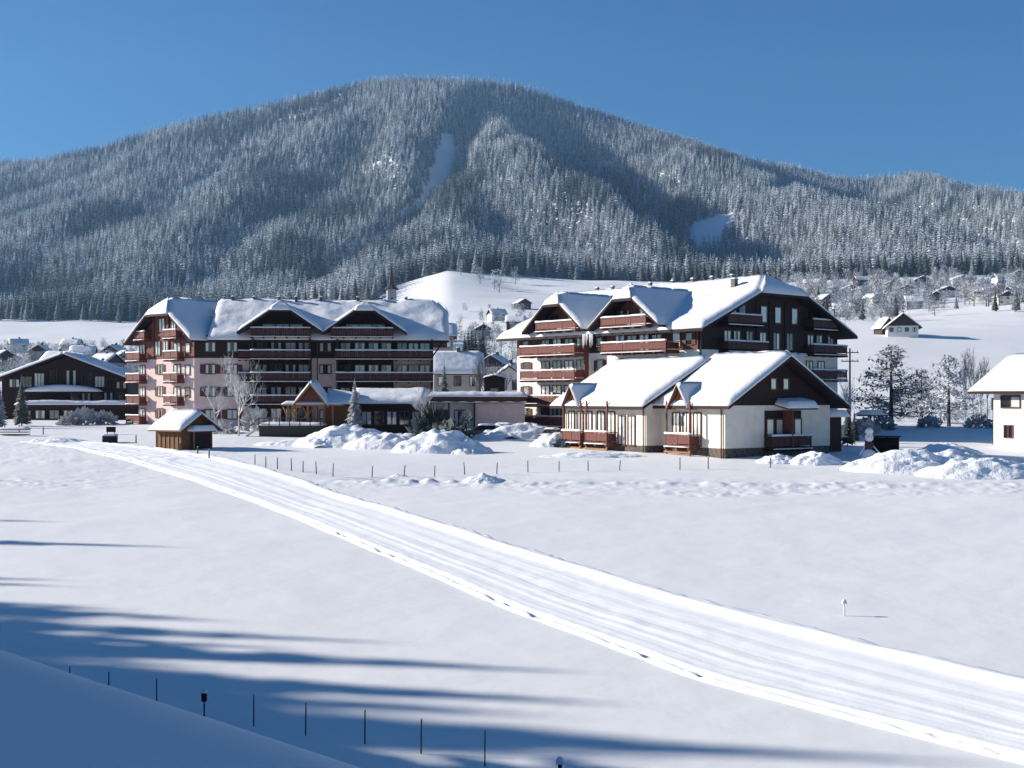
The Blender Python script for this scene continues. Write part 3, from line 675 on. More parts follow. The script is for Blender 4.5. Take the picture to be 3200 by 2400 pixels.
MB().surf(lambda u, v: (ex(1015)+3.6*u, 0+5.0*v, 6.12+1.5*v*(1-.3*u)), snow_th(.5, 3.6, 5, (0, 0, 1, 1), 7, .2, .4), 10, 10).obj('snow', 'roofsnow', EP, smooth=True)
FW, fw = box_b('connecting_wing', 'flat-roofed pink wing with red fascia linking lobby and right hotel', 1345, 1640, 153, 0, 0, 0, 'pink')
MB().box(5.6, fw, 0, 8, 1.8, 6.2).obj('wall', 'pink', FW); MB().box(0, 5.59, 1.6, 8, 1.8, 6.2).obj('wall', 'white', FW)
fa = MB().box(-.2, fw+.2, -.7, 8.2, 6.202, 7.0).obj('fascia', 'fascia', FW)
MB().surf(lambda u, v: (-.3+(fw+.6)*u, -.8+9*v, 7.002), snow_th(.62, fw, 9, (1, 1, 1, 1), 9, .3, .5), 34, 10).obj('snow', 'roofsnow', fa, smooth=True)
MB().surf(lambda u, v: (-.2+(fw+.4)*u, -.86+.12*v, 6.30), lambda u, v: .09+.05*math.sin(u*40), 60, 1).obj('snow_ledge', 'roofsnow', fa)
for x in (1.4, 3.6): window(FW, fr(x, 1.598, 2.9), 1.3, 2.4, 'frame', 0 if x < 2 else 4, bars=1)
for x in (2.3, 5.45): MB().box(x-.12, x+.12, -.5, -.26, 1.8, 6.2).obj('pillar', 'fascia', FW)
# terrace deck in front of the left hotel
TD = thing('terrace', 'snow-covered timber terrace with ramp below the left hotel', 'terrace', (*at(790, 146), 0))
tx = lambda px: (px-790)/F*146
dk = MB().box(tx(815), tx(1010), -1, 3, 2.4, 3.6).obj('deck', 'post', TD)
MB().surf(lambda u, v: (tx(812)+(tx(1012)-tx(812))*u, -1.1+4.2*v, 3.61), snow_th(.35, 7.5, 4, seed=4, lump=.4), 20, 10).obj('snow', 'roofsnow', dk, smooth=True)
MB().surf(lambda u, v: (tx(772)+1.9*u, -1.0+1.4*v, 2.3+1.35*u), lambda u, v: .12, 2, 1).obj('ramp', 'roofsnow', TD)
MB().bar((tx(772), -1.1, 3.1), (tx(815), -1.1, 4.5), .05).bar((tx(815), -1.1, 4.5), (tx(1008), -1.1, 4.5), .05).obj('handrail', 'post', TD)
for i in range(7): MB().box(tx(815)+i*1.2-.05, tx(815)+i*1.2+.05, -1.15, -1.05, 3.3, 4.5).obj('post', 'post', TD)

# ============================================================ HUT
HX, HD = at(470, 125)
HU = thing('log_hut', 'small brown timber hut with thick snow cap beside the trail', 'hut', (*at(566, 122.5), 1.45), R(-36))
HU.scale = (.86, .86, .94)
MB().box(-4.6, 0, 0, 4.6, 0, 2.6).obj('wall', 'hut', HU)
gable_wall(0, 4.6, -4.6, -.01, 2.601, 2.602, 3.9).obj('gable', 'hut', HU, fr(0, 4.6, 0, R(-90)))
pitched(HU, fr(0, 4.6, 0, R(-90)), 4.6, 0, -4.6, 0, 2.66, 4.0, .75, .5, .9, t=.5, deck=.12, seed=61, mat_='hut', lump=.1)
cn = MB().box(.01, 1.1, .9, 4.2, 2.15, 2.25).obj('canopy', 'hut', HU)
MB().surf(lambda u, v: (.02+1.2*v, .8+3.5*u, 2.26), snow_th(.62, 3.5, 1.2, (1, 1, 0, 1), 2, .1, .3), 10, 6).obj('snow', 'roofsnow', cn, smooth=True)
MB().box(1.0, 1.1, .95, 1.05, 0, 2.15).obj('post', 'lwood', HU); MB().box(.01, .06, 1.3, 4.3, .1, 2.1).obj('shutter_board', 'dwood', HU)
for i in range(6): MB().box(-4.5+i*.78, -4.4+i*.78, -.08, -.001, .2, 2.55).obj('batten', 'lwood', HU)

# ============================================================ OTHER HOUSES
def house(name, label, px, d, z, w_, dep, h_, rise, rz, wallm='white', timber=None, win=2, cat='house', group=None, ov=.8, t=.45, axis='y', storeys=2, front_gable=True, chim=True, seed=0):
    """px: column of the front centre; gable faces -y local when axis y, else ridge parallel to the front"""
    x = at(px, d)[0]
    root = thing(name, label, cat, (x, d, z), rz, group)
    hw = w_/2
    if axis == 'y':
        MB().box(-hw, hw, 0, dep, -3, h_).obj('wall', wallm, root)
        gable_wall(-hw, hw, .02, dep-.02, h_+.001, h_+.002, h_+rise).obj('gable', timber or wallm, root)
        rf = pitched(root, I, w_, -hw, 0, dep, h_+.05, h_+rise+.05, ov, ov, ov, t=t, deck=.18, seed=seed)
        if chim: chimney(rf, root, fr(.4, dep*.5, h_+rise+.3), .6, .9, 'stone')
    else:
        MB().box(-hw, hw, 0, dep, -3, h_).obj('wall', wallm, root)
        f = fr(0, dep, 0, R(-90))
        gable_wall(0, dep, -hw+.02, hw-.02, h_+.001, h_+.002, h_+rise).obj('gable', timber or wallm, root, f)
        rf = pitched(root, f, dep, 0, -hw, hw, h_+.05, h_+rise+.05, ov, ov, ov, t=t, deck=.18, seed=seed)
        if chim: chimney(rf, root, fr(dep*.5, .4, h_+rise+.3), .6, .9, 'stone')
    n = max(1, win)
    sh = h_/storeys
    for s in range(storeys):
        for i in range(n):
            window(root, fr(-hw+w_*(i+.5)/n, -.002, s*sh+sh*.35), min(1.2, w_/n*.55), sh*.42, 'frame', (0, 1, 0, 4)[(i+s) % 4], bars=0)
    return root
# chalet at the left edge
CH = thing('chalet', 'wide dark timber chalet under a flat snowy gable at the left edge', 'house', (*at(205, 205), 3.4), R(6))
MB().box(-10.2, 10, 0, 14, -1, 5.4).obj('wall', 'dwood', CH)
gable_wall(-10.2, 10, .01, 14, 5.401, 6.4, 10.2).obj('gable', 'dwood', CH)
pitched(CH, I, 20.2, -10.2, 0, 14, 6.5, 10.4, .9, 1.6, .5, t=.5, seed=71)
for i, (x, z, h_) in enumerate(((-8.2, 5.2, 1.3), (-6.2, 5.2, 1.7), (-4.2, 5.3, 2.2), (-1.7, 5.4, 2.6), (.9, 5.4, 2.6), (3.4, 5.3, 2.2), (5.5, 5.2, 1.8), (7.4, 5.2, 1.3), (9.0, 5.0, 1.1))):
    window(CH, fr(x, -.002 if z < 5.4 else .008, z), 1.5, h_, 'drail', (4, 0, 1, 0)[i % 4], bars=2)
for i in range(5): window(CH, fr(1.5+i*1.8, -.002, 2.7), 1.3, 1.6, 'drail', (0, 4)[i % 2], bars=1)
cb = MB().box(-6.5, 6, -2.4, -.01, 4.2, 4.45).obj('canopy', 'dwood', CH)
MB().surf(lambda u, v: (-6.7+12.8*u, -2.6+2.5*v, 4.46), lambda u, v: (1.1*math.sin(math.pi*min(1, max(0, u)))**.6+.05)*(.4+.6*rnd_edge(v*2.5, 1.0)), 24, 8).obj('snow', 'roofsnow', cb, smooth=True)
lw_ = MB().box(-6, 13.5, -5.5, -.02, .0, 1.6).obj('lower_wall', 'dwood', CH)
fl_ = MB().box(-6.4, 14, -6.1, -2.61, 1.601, 2.3).obj('lower_roof', 'dwood', CH)
MB().surf(lambda u, v: (-6.5+20.6*u, -6.2+3.5*v, 2.31), snow_th(.7, 20.6, 3.5, seed=5, lump=.3), 30, 8).obj('snow', 'roofsnow', fl_, smooth=True)
for i in range(5): window(CH, fr(-4.8+i*2.2, -5.502, .1), 1.4, 1.3, 'drail', (0, 4)[i % 2], bars=1)
# white house at the right edge
WX = at(3105, 128)[0]
WH = thing('white_house', 'sunlit white house with snowy overhanging roof at the right edge', 'house', (WX, 128, 0), R(-60))
MB().box(0, 12, 0, 10, 1.0, 7.3).obj('wall', 'bright', WH); MB().box(-.02, 12.02, -.02, 10.02, 7.301, 8.0).obj('eaves_band', 'dwood', WH)
roof_x(WH, 0, 12, 0, 10, 8.05, 11.0, ovE=1.3, ovF=2.2, ovB=1, t=.35, seed=81, lump=.1)
for i_, x in enumerate((2.1, 5.6, 8.9)): window(WH, fr(x, -.002, 5.9), 2.2, 1.15, 'frame', 3 if i_ == 0 else 1, bars=1)
for x in (1.85, 5.5, 8.8): window(WH, fr(x, -.002, 2.85), .95, 1.2, 'frame', 0, bars=1)
ca = MB().box(-1.9, -.01, 2, 4.6, 5.6, 6.9).obj('side_balcony', 'dwood', WH)
MB().box(-1.8, -1.65, 2.1, 2.25, 1.8, 5.6).obj('post', 'dwood', WH)
# smaller buildings behind
house('house', 'dark flat-fronted shed with bare poplars behind the connecting wing', 1545, 195, 3.4, 3.2, 5, 6.4, .4, 0, 'dwood', None, 1, 'shed', ov=.2, t=.3, storeys=1, chim=False, seed=2)
house('house', 'pale house close to the right hotel, behind the connecting wing', 1592, 215, 3.4, 4.5, 7, 7.2, 1.6, R(3), 'white', None, 2, ov=.5, seed=3)
house('house', 'blue-grey shaded house between the two hotels', 1430, 225, 3.6, 8.6, 8, 8.0, 3.2, R(6), 'grey', 'brownfar', 3, axis='x', ov=.8, seed=4)
house('house', 'tall pale block seen over the left hotel roof end', 1368, 262, 5.0, 6.4, 9, 15.0, 2.3, R(2), 'grey', 'brownfar', 3, storeys=4, seed=5, axis='x')
house('farmhouse', 'dark farmhouse with two snowy gables alone on the right meadow', 2822, 440, zat(1046, 440), 10.5, 9, 3.2, 4.2, R(-12), 'white', 'brownfar', 4, cat='farmhouse', ov=1.2, storeys=1, seed=6)
house('barn', 'small dark barn leaning left of the farmhouse on the meadow', 2776, 452, zat(1046, 452), 5, 7, 3.0, 3.0, R(8), 'brownfar', None, 1, cat='barn', ov=.8, storeys=1, seed=7, chim=False)
# village on the right, between meadow crest and forest
vil = []
for i, (px, py, d, w_, c) in enumerate(((2478,905,880,12,'white'),(2535,872,1150,14,'cream'),(2590,915,900,11,'brownfar'),(2632,955,760,10,'brownfar'),(2660,905,1010,15,'white'),(2700,870,1180,13,'brownfar'),(2745,925,900,12,'white'),
     (2790,885,1080,14,'cream'),(2835,905,1000,13,'white'),(2885,878,1150,14,'brownfar'),(2925,925,880,12,'brownfar'),(2965,905,960,16,'cream'),(3010,875,1150,13,'white'),(3060,925,860,13,'cream'),(3105,915,900,14,'brownfar'),(3150,940,780,12,'cream'),
     (3190,915,880,14,'brownfar'),(3140,868,1180,16,'white'),(3185,855,1250,14,'brownfar'),(2860,940,830,11,'grey'),(2560,930,800,9,'white'))):
    vil.append((px, py, d, w_, c))
vil.sort()
DESC = {'white': 'white', 'cream': 'cream', 'brownfar': 'brown timber', 'grey': 'grey'}
for i, (px, py, d, w_, c) in enumerate(vil):
    x = at(px, d)[0]; z = gz(x, d)
    house('house', f'{ordn(i)} house from the left in the right-hand village, {DESC[c]}, snow on its roof', px, d, z+.3, w_, 10, 5.2, 3.2, R(rng.uniform(-35, 35)), c, 'brownfar', 3, group='houses of the right-hand village', ov=1.0, t=.55, axis=rng.choice('xyy'), seed=20+i)
lv = [(20,440,'brownfar'),(120,520,'grey'),(165,430,'white'),(255,480,'brownfar'),(300,400,'grey'),(345,520,'white'),(395,430,'cream'),(215,620,'grey'),(60,640,'white'),(330,330,'white')]
lv.sort()
for i, (px, d, c) in enumerate(lv):
    z = gz(at(px, d)[0], d)
    house('house', f'{ordn(i)} house from the left among frosted trees behind the dark chalet, {DESC[c]}', px, d, z+.2, 8.5, 8, 4.2, 2.6, R(rng.uniform(-40, 40)), c, 'brownfar', 2, group='houses behind the dark chalet', ov=.8, axis=rng.choice('xy'), seed=50+i)
for i, (px, d, c) in enumerate(((1455, 420, 'brownfar'), (1510, 620, 'grey'), (1560, 800, 'white'), (1610, 700, 'brownfar'), (1535, 330, 'cream'), (1640, 900, 'brownfar'))):
    z = gz(at(px, d)[0], d)
    house('house', f'{DESC[c]} house on the slope between the hotels, {ordn(i)} counting uphill by row', px, d, z+.2, 10, 8, 4.6, 2.8, R(rng.uniform(-30, 30)), c, 'brownfar', 2, group='houses on the slope between the hotels', ov=.9, axis=rng.choice('xy'), seed=70+i)
# church
cx_, cy_ = at(1223, 620)
CS = thing('church', 'slim dark church spire with pale tower before the white hill', 'church', (cx_, cy_, gz(cx_, cy_)), R(15))
hb = zat(905, 620)-gz(cx_, cy_)
MB().box(-2.2, 2.2, -2.2, 2.2, -2, hb).obj('tower', 'grey', CS)
MB().bar((0, 0, hb+.001), (0, 0, hb+2.4), 4.0, 8, 1.4).bar((0, 0, hb+2.4), (0, 0, hb+12.5), 1.45, 8, .12).obj('spire', 'brownfar', CS)
MB().box(-4, 4, 2.3, 18, -2, hb*.45).obj('nave', 'grey', CS)
pitched(CS, I, 8, -4, 2.3, 18, hb*.45, hb*.45+5, .5, .1, .3, seed=88)
for zz in (.55, .8): MB().box(-.5, .5, -2.26, -2.201, hb*zz, hb*zz+1.4).obj('louvre', 'dark', CS)

# ============================================================ TREES
def spruce_mesh(name, h_, r_, tiers, nb, seed, matn, detail=1, droop=.35, trunk=True):
    g = random.Random(seed); c = MB(); t = MB()
    for i in range(tiers):
        q = (i+.5)/tiers; z = h_*(.10+.88*q); rad = r_*((1-q)**.85)*(1.0+.0*q)+.12
        n = max(4, int(nb*(1-.45*q)))
        a0 = g.uniform(0, 6.28)
        for j in range(n):
            a = a0+6.283*j/n+g.uniform(-.25, .25); L = rad*g.uniform(.72, 1.18); wd = L*math.tan(3.1416/n)*1.25
            zz = z+g.uniform(-.25, .25)*h_/tiers; dr = droop*L*g.uniform(.7, 1.5)+.03*h_/tiers
            ca, sa = math.cos(a), math.sin(a)
            P = lambda rr, tt, z_: (ca*rr-sa*tt, sa*rr+ca*tt, z_)
            m1 = .55
            vs = [P(0, 0, zz+h_*.012), P(L*m1, wd, zz-dr*.62), P(L*m1, 0, zz-dr*.22), P(L*m1, -wd, zz-dr*.62), P(L, wd*.35, zz-dr*1.1), P(L*1.04, -wd*.3, zz-dr*1.05)]
            fs = [(0, 2, 1), (0, 3, 2), (1, 2, 4), (2, 3, 5), (2, 5, 4)]
            fs = [f[::-1] for f in fs]
            c.add(vs, fs)
    c.add([(0.12*h_/20, 0, h_*.93), (-.06*h_/20, .1*h_/20, h_*.93), (-.06*h_/20, -.1*h_/20, h_*.93), (0, 0, h_*1.02)], [(0, 1, 3), (1, 2, 3), (2, 0, 3)])
    t.bar((0, 0, -1), (0, 0, h_*.95), h_*.013+.03, 5, .02)
    return c.mesh(name, matn), t.mesh('trunk', 'bark')
def spruce_thing(px_or_xy, d, h_, label, group, var, matk, name='spruce_tree', zoff=0, rz=None):
    x, y = (at(px_or_xy, d) if not isinstance(px_or_xy, tuple) else px_or_xy)
    root = thing(name, label, 'tree', (x, y, gz(x, y)+zoff), rng.uniform(0, 6.28) if rz is None else rz, group)
    cm, tm = var
    s = h_/20
    for nm, m_ in (('crown', cm), ('trunk', tm)):
        o = link(nm, m_, root); o.scale = (s, s, s)
    return root
SPN = [spruce_mesh('crown', 20, 3.6, 26, 13, 100+i, 'needle') for i in range(3)]
SPD = [spruce_mesh('crown', 20, 3.3, 26, 13, 110+i, 'needlelite') for i in range(3)]
SPF = [spruce_mesh('crown', 20, r_, 11, 7, 130+i, 'forest') for i, r_ in enumerate((2.9, 3.4, 2.5, 3.8, 3.0))]
SPF += [spruce_mesh('crown', 20, r_, 11, 7, 140+i, 'darkforest') for i, r_ in enumerate((2.5, 3.1, 2.8))]
def bare_mesh(name, h_, seed, matn, spread=.55, levels=5, upright=.5, r0=.26, nsub=3, frost=False, mn='bark', thin=.62):
    g = random.Random(seed); c = MB(); t = MB()
    def grow(p, dr, L, r, lv):
        n = 3; q = p
        pts = [p]
        for i in range(n):
            dr = (dr+Vector((g.uniform(-.16, .16), g.uniform(-.16, .16), g.uniform(-.05, .14)))).normalized()
            q2 = q+dr*L/n; (t if lv == 0 else c).bar(q, q2, r*(1-.2*i), 4 if lv < 2 else 3, r*(1-.2*(i+1))); q = q2; pts.append(q)
        if lv >= levels: return
        for k in range(nsub+(1 if lv < 2 else 0)):
            b = pts[g.choice((1, 2, 3, 3))] if lv else pts[g.choice((2, 3, 3))]
            v = Vector((g.uniform(-1, 1), g.uniform(-1, 1), g.uniform(-.2, .6))).normalized()
            grow(b, (dr*(1-spread)+v*spread+Vector((0, 0, upright*.25))).normalized(), L*g.uniform(thin-.06, thin+.18), r*.60, lv+1)
        if lv == 0:
            pass
    grow(Vector((0, 0, -.3)), Vector((0, 0, 1)), h_*.36, r0, 0)
    return c.mesh(name, matn), t.mesh('trunk', mn)
BR = [bare_mesh('crown', 10, 200+i, 'frostbark', .62, 6, .45, .18, mn='paletrunk') for i in range(2)]
BD = [bare_mesh('crown', 10, 210+i, 'twig', .58, 5, .35, .32, nsub=3) for i in range(2)]
BF = [bare_mesh('crown', 10, 220+i, 'frostfar', .6, 5, .4, .30, nsub=3) for i in range(3)]
def bare_thing(px, d, h_, label, group, var, name='bare_tree', z=None, wide=1.0, rz=None, cat='tree'):
    x, y = at(px, d); root = thing(name, label, cat, (x, y, gz(x, y) if z is None else z), rng.uniform(0, 6.28) if rz is None else rz, group)
    for nm, m_ in (('crown', var[0]), ('trunk', var[1])):
        o = link(nm, m_, root); o.scale = (h_/10*wide, h_/10*wide, h_/10)
    return root
bare_thing(745, 146, 12.0, 'tall frosted bare tree in front of the left hotel', None, BR[0], wide=.62)
bare_thing(668, 150, 8.0, 'shorter frosted bare tree just right of the timber hut', None, BR[1], wide=.6)
bare_thing(1338, 145, 7.5, 'frost-white bare tree at the right end of the brown lobby', None, BR[1], wide=.7)



for i, px in enumerate((3018, 3042, 3066, 3085)): bare_thing(px, 200, 13.5-i*.8, f'thin bare poplar behind the white house, {ordn(i)} from the left', 'poplars behind the white house', BD[i % 2], wide=.28)
for i, px in enumerate((1500, 1520, 1548, 1565)): bare_thing(px, 200+i*3, 12-i*.7, f'thin bare tree behind the dark shed, {ordn(i)} from the left', 'bare trees behind the dark shed', BD[i % 2], wide=.42)
bare_thing(2662, 150, 9.5, 'frosted bare tree at the right hotel corner beside the pole', None, BR[0], wide=.5)
spruce_thing(1108, 140, 7.0, 'snow-dusted small spruce before the brown lobby', None, SPN[2], 0)
spruce_thing(1388, 163, 8.6, 'slim dark spruce rising behind the connecting wing', None, SPD[1], 0)
spruce_thing(68, 172, 7.2, 'plump snow-laden spruce before the dark chalet', None, SPN[0], 0)
spruce_thing(-2, 165, 6.2, 'snowy spruce cut off by the left picture edge', None, SPN[1], 0)
spruce_thing(2648, 128, 4.6, 'dark spruce at the right corner of the annex', None, SPD[2], 0)
spruce_thing(2670, 134, 3.6, 'lower dark spruce behind the one at the annex corner', None, SPD[0], 0)
def larch_mesh(name, h_, r_, seed, matn):
    g = random.Random(seed); c = MB(); t = MB()
    for i in range(95):
        q = .12+.86*i/95; a = g.uniform(0, 6.28); L = r_*(1-q)**.65*g.uniform(.6, 1.15)+.25
        p = Vector((0, 0, h_*q)); d = Vector((math.cos(a), math.sin(a), g.uniform(-.25, .2))); e = p+d*L+Vector((0, 0, .18*L))
        m_ = p+d*L*.55-Vector((0, 0, .08*L)); c.bar(p, m_, .05*(1-q)+.025, 3); c.bar(m_, e, .03, 3, .012)
        for k in range(int(9+L*8)):
            w_ = g.uniform(.2, 1); b = p+(e-p)*w_; dd = Vector((g.uniform(-1, 1), g.uniform(-1, 1), g.uniform(-1.0, .5))).normalized()*g.uniform(.3, .75)
            sd = dd.cross(Vector((0, 0, 1))).normalized()*g.uniform(.05, .12)
            c.add([b, b+dd*.5+sd, b+dd, b+dd*.5-sd], [(0, 1, 2, 3)])
    t.bar((0, 0, -.5), (0, 0, h_), .24, 6, .03)
    return c.mesh(name, matn), t.mesh('trunk', 'bark')
LA = [larch_mesh('crown', 10, 4.4, 240+i, 'larch') for i in range(2)]
def round_mesh(h_, seed, matn):
    g = random.Random(seed); c = MB(); t = MB(); t.bar((0, 0, -.5), (0, 0, h_*.5), .22, 5, .1)
    for k in range(9):
        a = g.uniform(0, 6.28); cc = Vector((math.cos(a)*h_*.22*g.random(), math.sin(a)*h_*.22*g.random(), h_*g.uniform(.24, .82))); rr = h_*g.uniform(.15, .24)
        c.bar((0, 0, h_*.3), cc, .06, 3)
        for j in range(46):
            v = Vector((g.gauss(0, 1), g.gauss(0, 1), g.gauss(0, 1.1))).normalized(); p = cc+v*rr*g.uniform(.4, 1.05); s_ = v.orthogonal().normalized()*g.uniform(.10, .26); L = (v+Vector((0, 0, .5)))*g.uniform(.3, .7)
            c.add([p, p+L*.5+s_, p+L, p+L*.5-s_], [(0, 1, 2, 3)])
    return c.mesh('crown', matn), t.mesh('trunk', 'bark')
RF = [round_mesh(10, 250+i, m_) for i, m_ in enumerate(('frostfar', 'frostfar', 'twig'))]
# round snowy bushes
def blob_mesh(r, seed, matn, n=260):
    g = random.Random(seed); b = MB()
    for i in range(n):
        a = g.uniform(0, 6.28); e = math.asin(g.uniform(0, 1)); rr = r*g.uniform(.55, 1.05)
        p = Vector((math.cos(a)*math.cos(e)*rr, math.sin(a)*math.cos(e)*rr, .05+math.sin(e)*rr*.9)); L = r*g.uniform(.14, .30)
        v = (p.normalized()+Vector((g.uniform(-.6, .6), g.uniform(-.6, .6), g.uniform(-.2, .6)))).normalized(); s_ = v.orthogonal().normalized()*L*.55
        b.add([p-v*L*.5, p+s_, p+v*L, p-s_], [(0, 1, 2, 3)])
    b.bar((0, 0, -.3), (0, 0, r*.6), .05, 5)
    return b.mesh('shrub', matn)
BM = [blob_mesh(1.0, 300+i, m_) for i, m_ in enumerate(('needle', 'needlelite', 'frostbark', 'frostfar'))]
def bush(px, d, s, label, v, z=None, group=None, sq=1.0):
    x, y = at(px, d); o = link('shrub', BM[v]); o.location = (x, y, gz(x, y)-.1 if z is None else z); o.scale = (s, s, s*sq); o.rotation_euler = (0, 0, rng.uniform(0, 6)); tag(o, label, 'shrub', group); return o
bare_thing(2785, 165, 11.0, 'dark spreading larch, left of the two by the shaded hollow', None, LA[0], wide=1.4)
bare_thing(2965, 170, 9.8, 'dark spreading larch nearer the white house, right of the pair', None, LA[1], wide=1.25)
bare_thing(2880, 186, 8.2, 'smaller dark larch standing between the two spreading larches', None, LA[1], wide=1.5)
bush(1345, 141, 2.5, 'dark snowy shrub at the lobby end, left of the pines', 1, sq=1.7); bush(1392, 138, 2.3, 'dark shrub with snow before the white recess wall', 1); bush(1300, 137, 1.3, 'low snowy shrub atop the middle snow pile', 0)
bush(1425, 142, 1.2, 'small dark shrub left of the round-headed tree', 1); bush(265, 178, 2.4, 'pale frosted shrub in the chalet garden, left one', 3); bush(325, 180, 1.9, 'pale frosted shrub in the chalet garden, right one', 3)
bush(215, 176, 1.6, 'low frosted shrub beside the chalet windows', 2); bush(700, 152, 1.6, 'frosted shrub under the left hotel, beside the hut', 2); bush(800, 156, 1.9, 'frosted shrub left of the terrace ramp', 2, sq=1.5)
bush(850, 158, 1.5, 'frosted shrub behind the terrace', 2); bush(2700, 150, 1.9, 'frosted shrub right of the power pole', 2); bush(2745, 160, 2.2, 'large frosted shrub under the left larch', 3)
bush(2905, 165, 1.6, 'frosted shrub between the larches', 3); bush(3060, 165, 1.8, 'frosted shrub beside the white house', 3); bush(1760, 128, 1.0, 'small dark shrub at the annex far corner', 1); bush(1735, 131, 1.3, 'snowy spruce bush beside the annex far corner', 0, sq=1.3)

bt = thing('round_tree', 'small tree with round dark head and thin stem by the wing', 'tree', (*at(1457, 138), gz(*at(1457, 138))))
o = link('crown', BM[1], bt, fr(0, 0, 1.9)); o.scale = (.75, .75, 1.4); MB().bar((0, 0, -.3), (0, 0, 2.2), .09, 6).obj('trunk', 'bark', bt)
# village trees
g2 = random.Random(8)
tl = sorted([(2480+g2.random()*720, 640+g2.random()*560) for _ in range(97)])
for i, (px, d) in enumerate(tl):
    if i % 4 == 0: spruce_thing(px, d, g2.uniform(9, 15), f'{ordn(i)} tree from the left in the right-hand village, a snowy spruce', 'trees of the right-hand village', SPN[i % 3], 0)
    else: bare_thing(px, d, g2.uniform(9, 17), f'{ordn(i)} tree from the left in the right-hand village, frosted and leafless', 'trees of the right-hand village', RF[i % 3], wide=1.2)
tl = sorted([(-20+g2.random()*440, 300+g2.random()*330) for _ in range(26)])
for i, (px, d) in enumerate(tl):
    bare_thing(px, d, g2.uniform(5, 8), f'{ordn(i)} frosted tree from the left behind the dark chalet', 'frosted trees behind the dark chalet', RF[i % 2], wide=1.3)
tl = sorted([(1410+g2.random()*260, 260+g2.random()*500) for _ in range(18)])
for i, (px, d) in enumerate(tl):
    bare_thing(px, d, g2.uniform(6, 9), f'{ordn(i)} frosted tree from the left in the gap between the hotels', 'frosted trees between the hotels', RF[i % 2], wide=1.2)
for i, px in enumerate((1452, 1463, 1474, 1486, 1498, 1507)): spruce_thing(px, 330+i*3, 13+(i % 3), f'{ordn(i)} spruce from the left in the tight dark clump between the hotels', 'spruce clump between the hotels', SPD[i % 3], 0, zoff=1)
for i, (px, d) in enumerate(((1545, 1120), (1560, 1080), (1440, 1250), (1500, 1180), (1610, 1220))): bare_thing(px, d, 17, f'large frosted tree on the white hill, {ordn(i)} of five', 'frosted trees on the white hill', RF[i % 2], wide=1.0)

# forest edge spruces, each its own tree
def edge_d(px):
    return np.interp(px, [-300, 400, 800, 1150, 1235, 1430, 1500, 2000, 2400, 3400], [1400, 1390, 1300, 1130, 1325, 1335, 1350, 1400, 1330, 1330])
n_edge = 150; pxs = sorted([(-30+3260*(i+.5)/n_edge+g2.uniform(-8, 8)) for i in range(n_edge)])
k = 0; cnt = {}
for px in pxs:
    if 1225 < px < 1290 or 1335 < px < 1400 : continue
    d = float(edge_d(px))+g2.uniform(-22, 22)
    where = 'left of the white hill' if px < 1200 else ('along the top of the white hill' if px < 2050 else 'above the right-hand village')
    cnt[where] = cnt.get(where, -1)+1
    spruce_thing(px, d, g2.uniform(20, 31), f'snowy forest edge spruce {where}, {ordn(cnt[where])} from left', 'spruces along the forest edge', SPN[k % 3] if px < 2000 or k % 3 else SPD[k % 3], 0); k += 1

def instancer(meshes):
    ng = bpy.data.node_groups.new('scatter_nodes', 'GeometryNodeTree')
    ng.interface.new_socket('Geometry', in_out='INPUT', socket_type='NodeSocketGeometry'); ng.interface.new_socket('Geometry', in_out='OUTPUT', socket_type='NodeSocketGeometry')
    N = ng.nodes; Lk = ng.links
    gi = N.new('NodeGroupInput'); go = N.new('NodeGroupOutput'); ip = N.new('GeometryNodeInstanceOnPoints'); gi2 = N.new('GeometryNodeGeometryToInstance')
    for cm in reversed(meshes):
        ob = bpy.data.objects.new('scatter_tree', cm)
        oi = N.new('GeometryNodeObjectInfo'); oi.inputs[0].default_value = ob; oi.inputs['As Instance'].default_value = True
        Lk.new(oi.outputs['Geometry'], gi2.inputs[0])
    def att(nm, ty):
        a = N.new('GeometryNodeInputNamedAttribute'); a.data_type = ty; a.inputs[0].default_value = nm; return a.outputs[0]
    Lk.new(gi.outputs[0], ip.inputs['Points']); Lk.new(gi2.outputs[0], ip.inputs['Instance']); ip.inputs['Pick Instance'].default_value = True
    Lk.new(att('pick', 'INT'), ip.inputs['Instance Index'])
    cv = N.new('ShaderNodeCombineXYZ'); Lk.new(att('rz', 'FLOAT'), cv.inputs[2])
    er = N.new('FunctionNodeEulerToRotation'); Lk.new(cv.outputs[0], er.inputs[0]); Lk.new(er.outputs[0], ip.inputs['Rotation'])
    Lk.new(att('sc', 'FLOAT'), ip.inputs['Scale']); Lk.new(ip.outputs[0], go.inputs[0])
    return ng
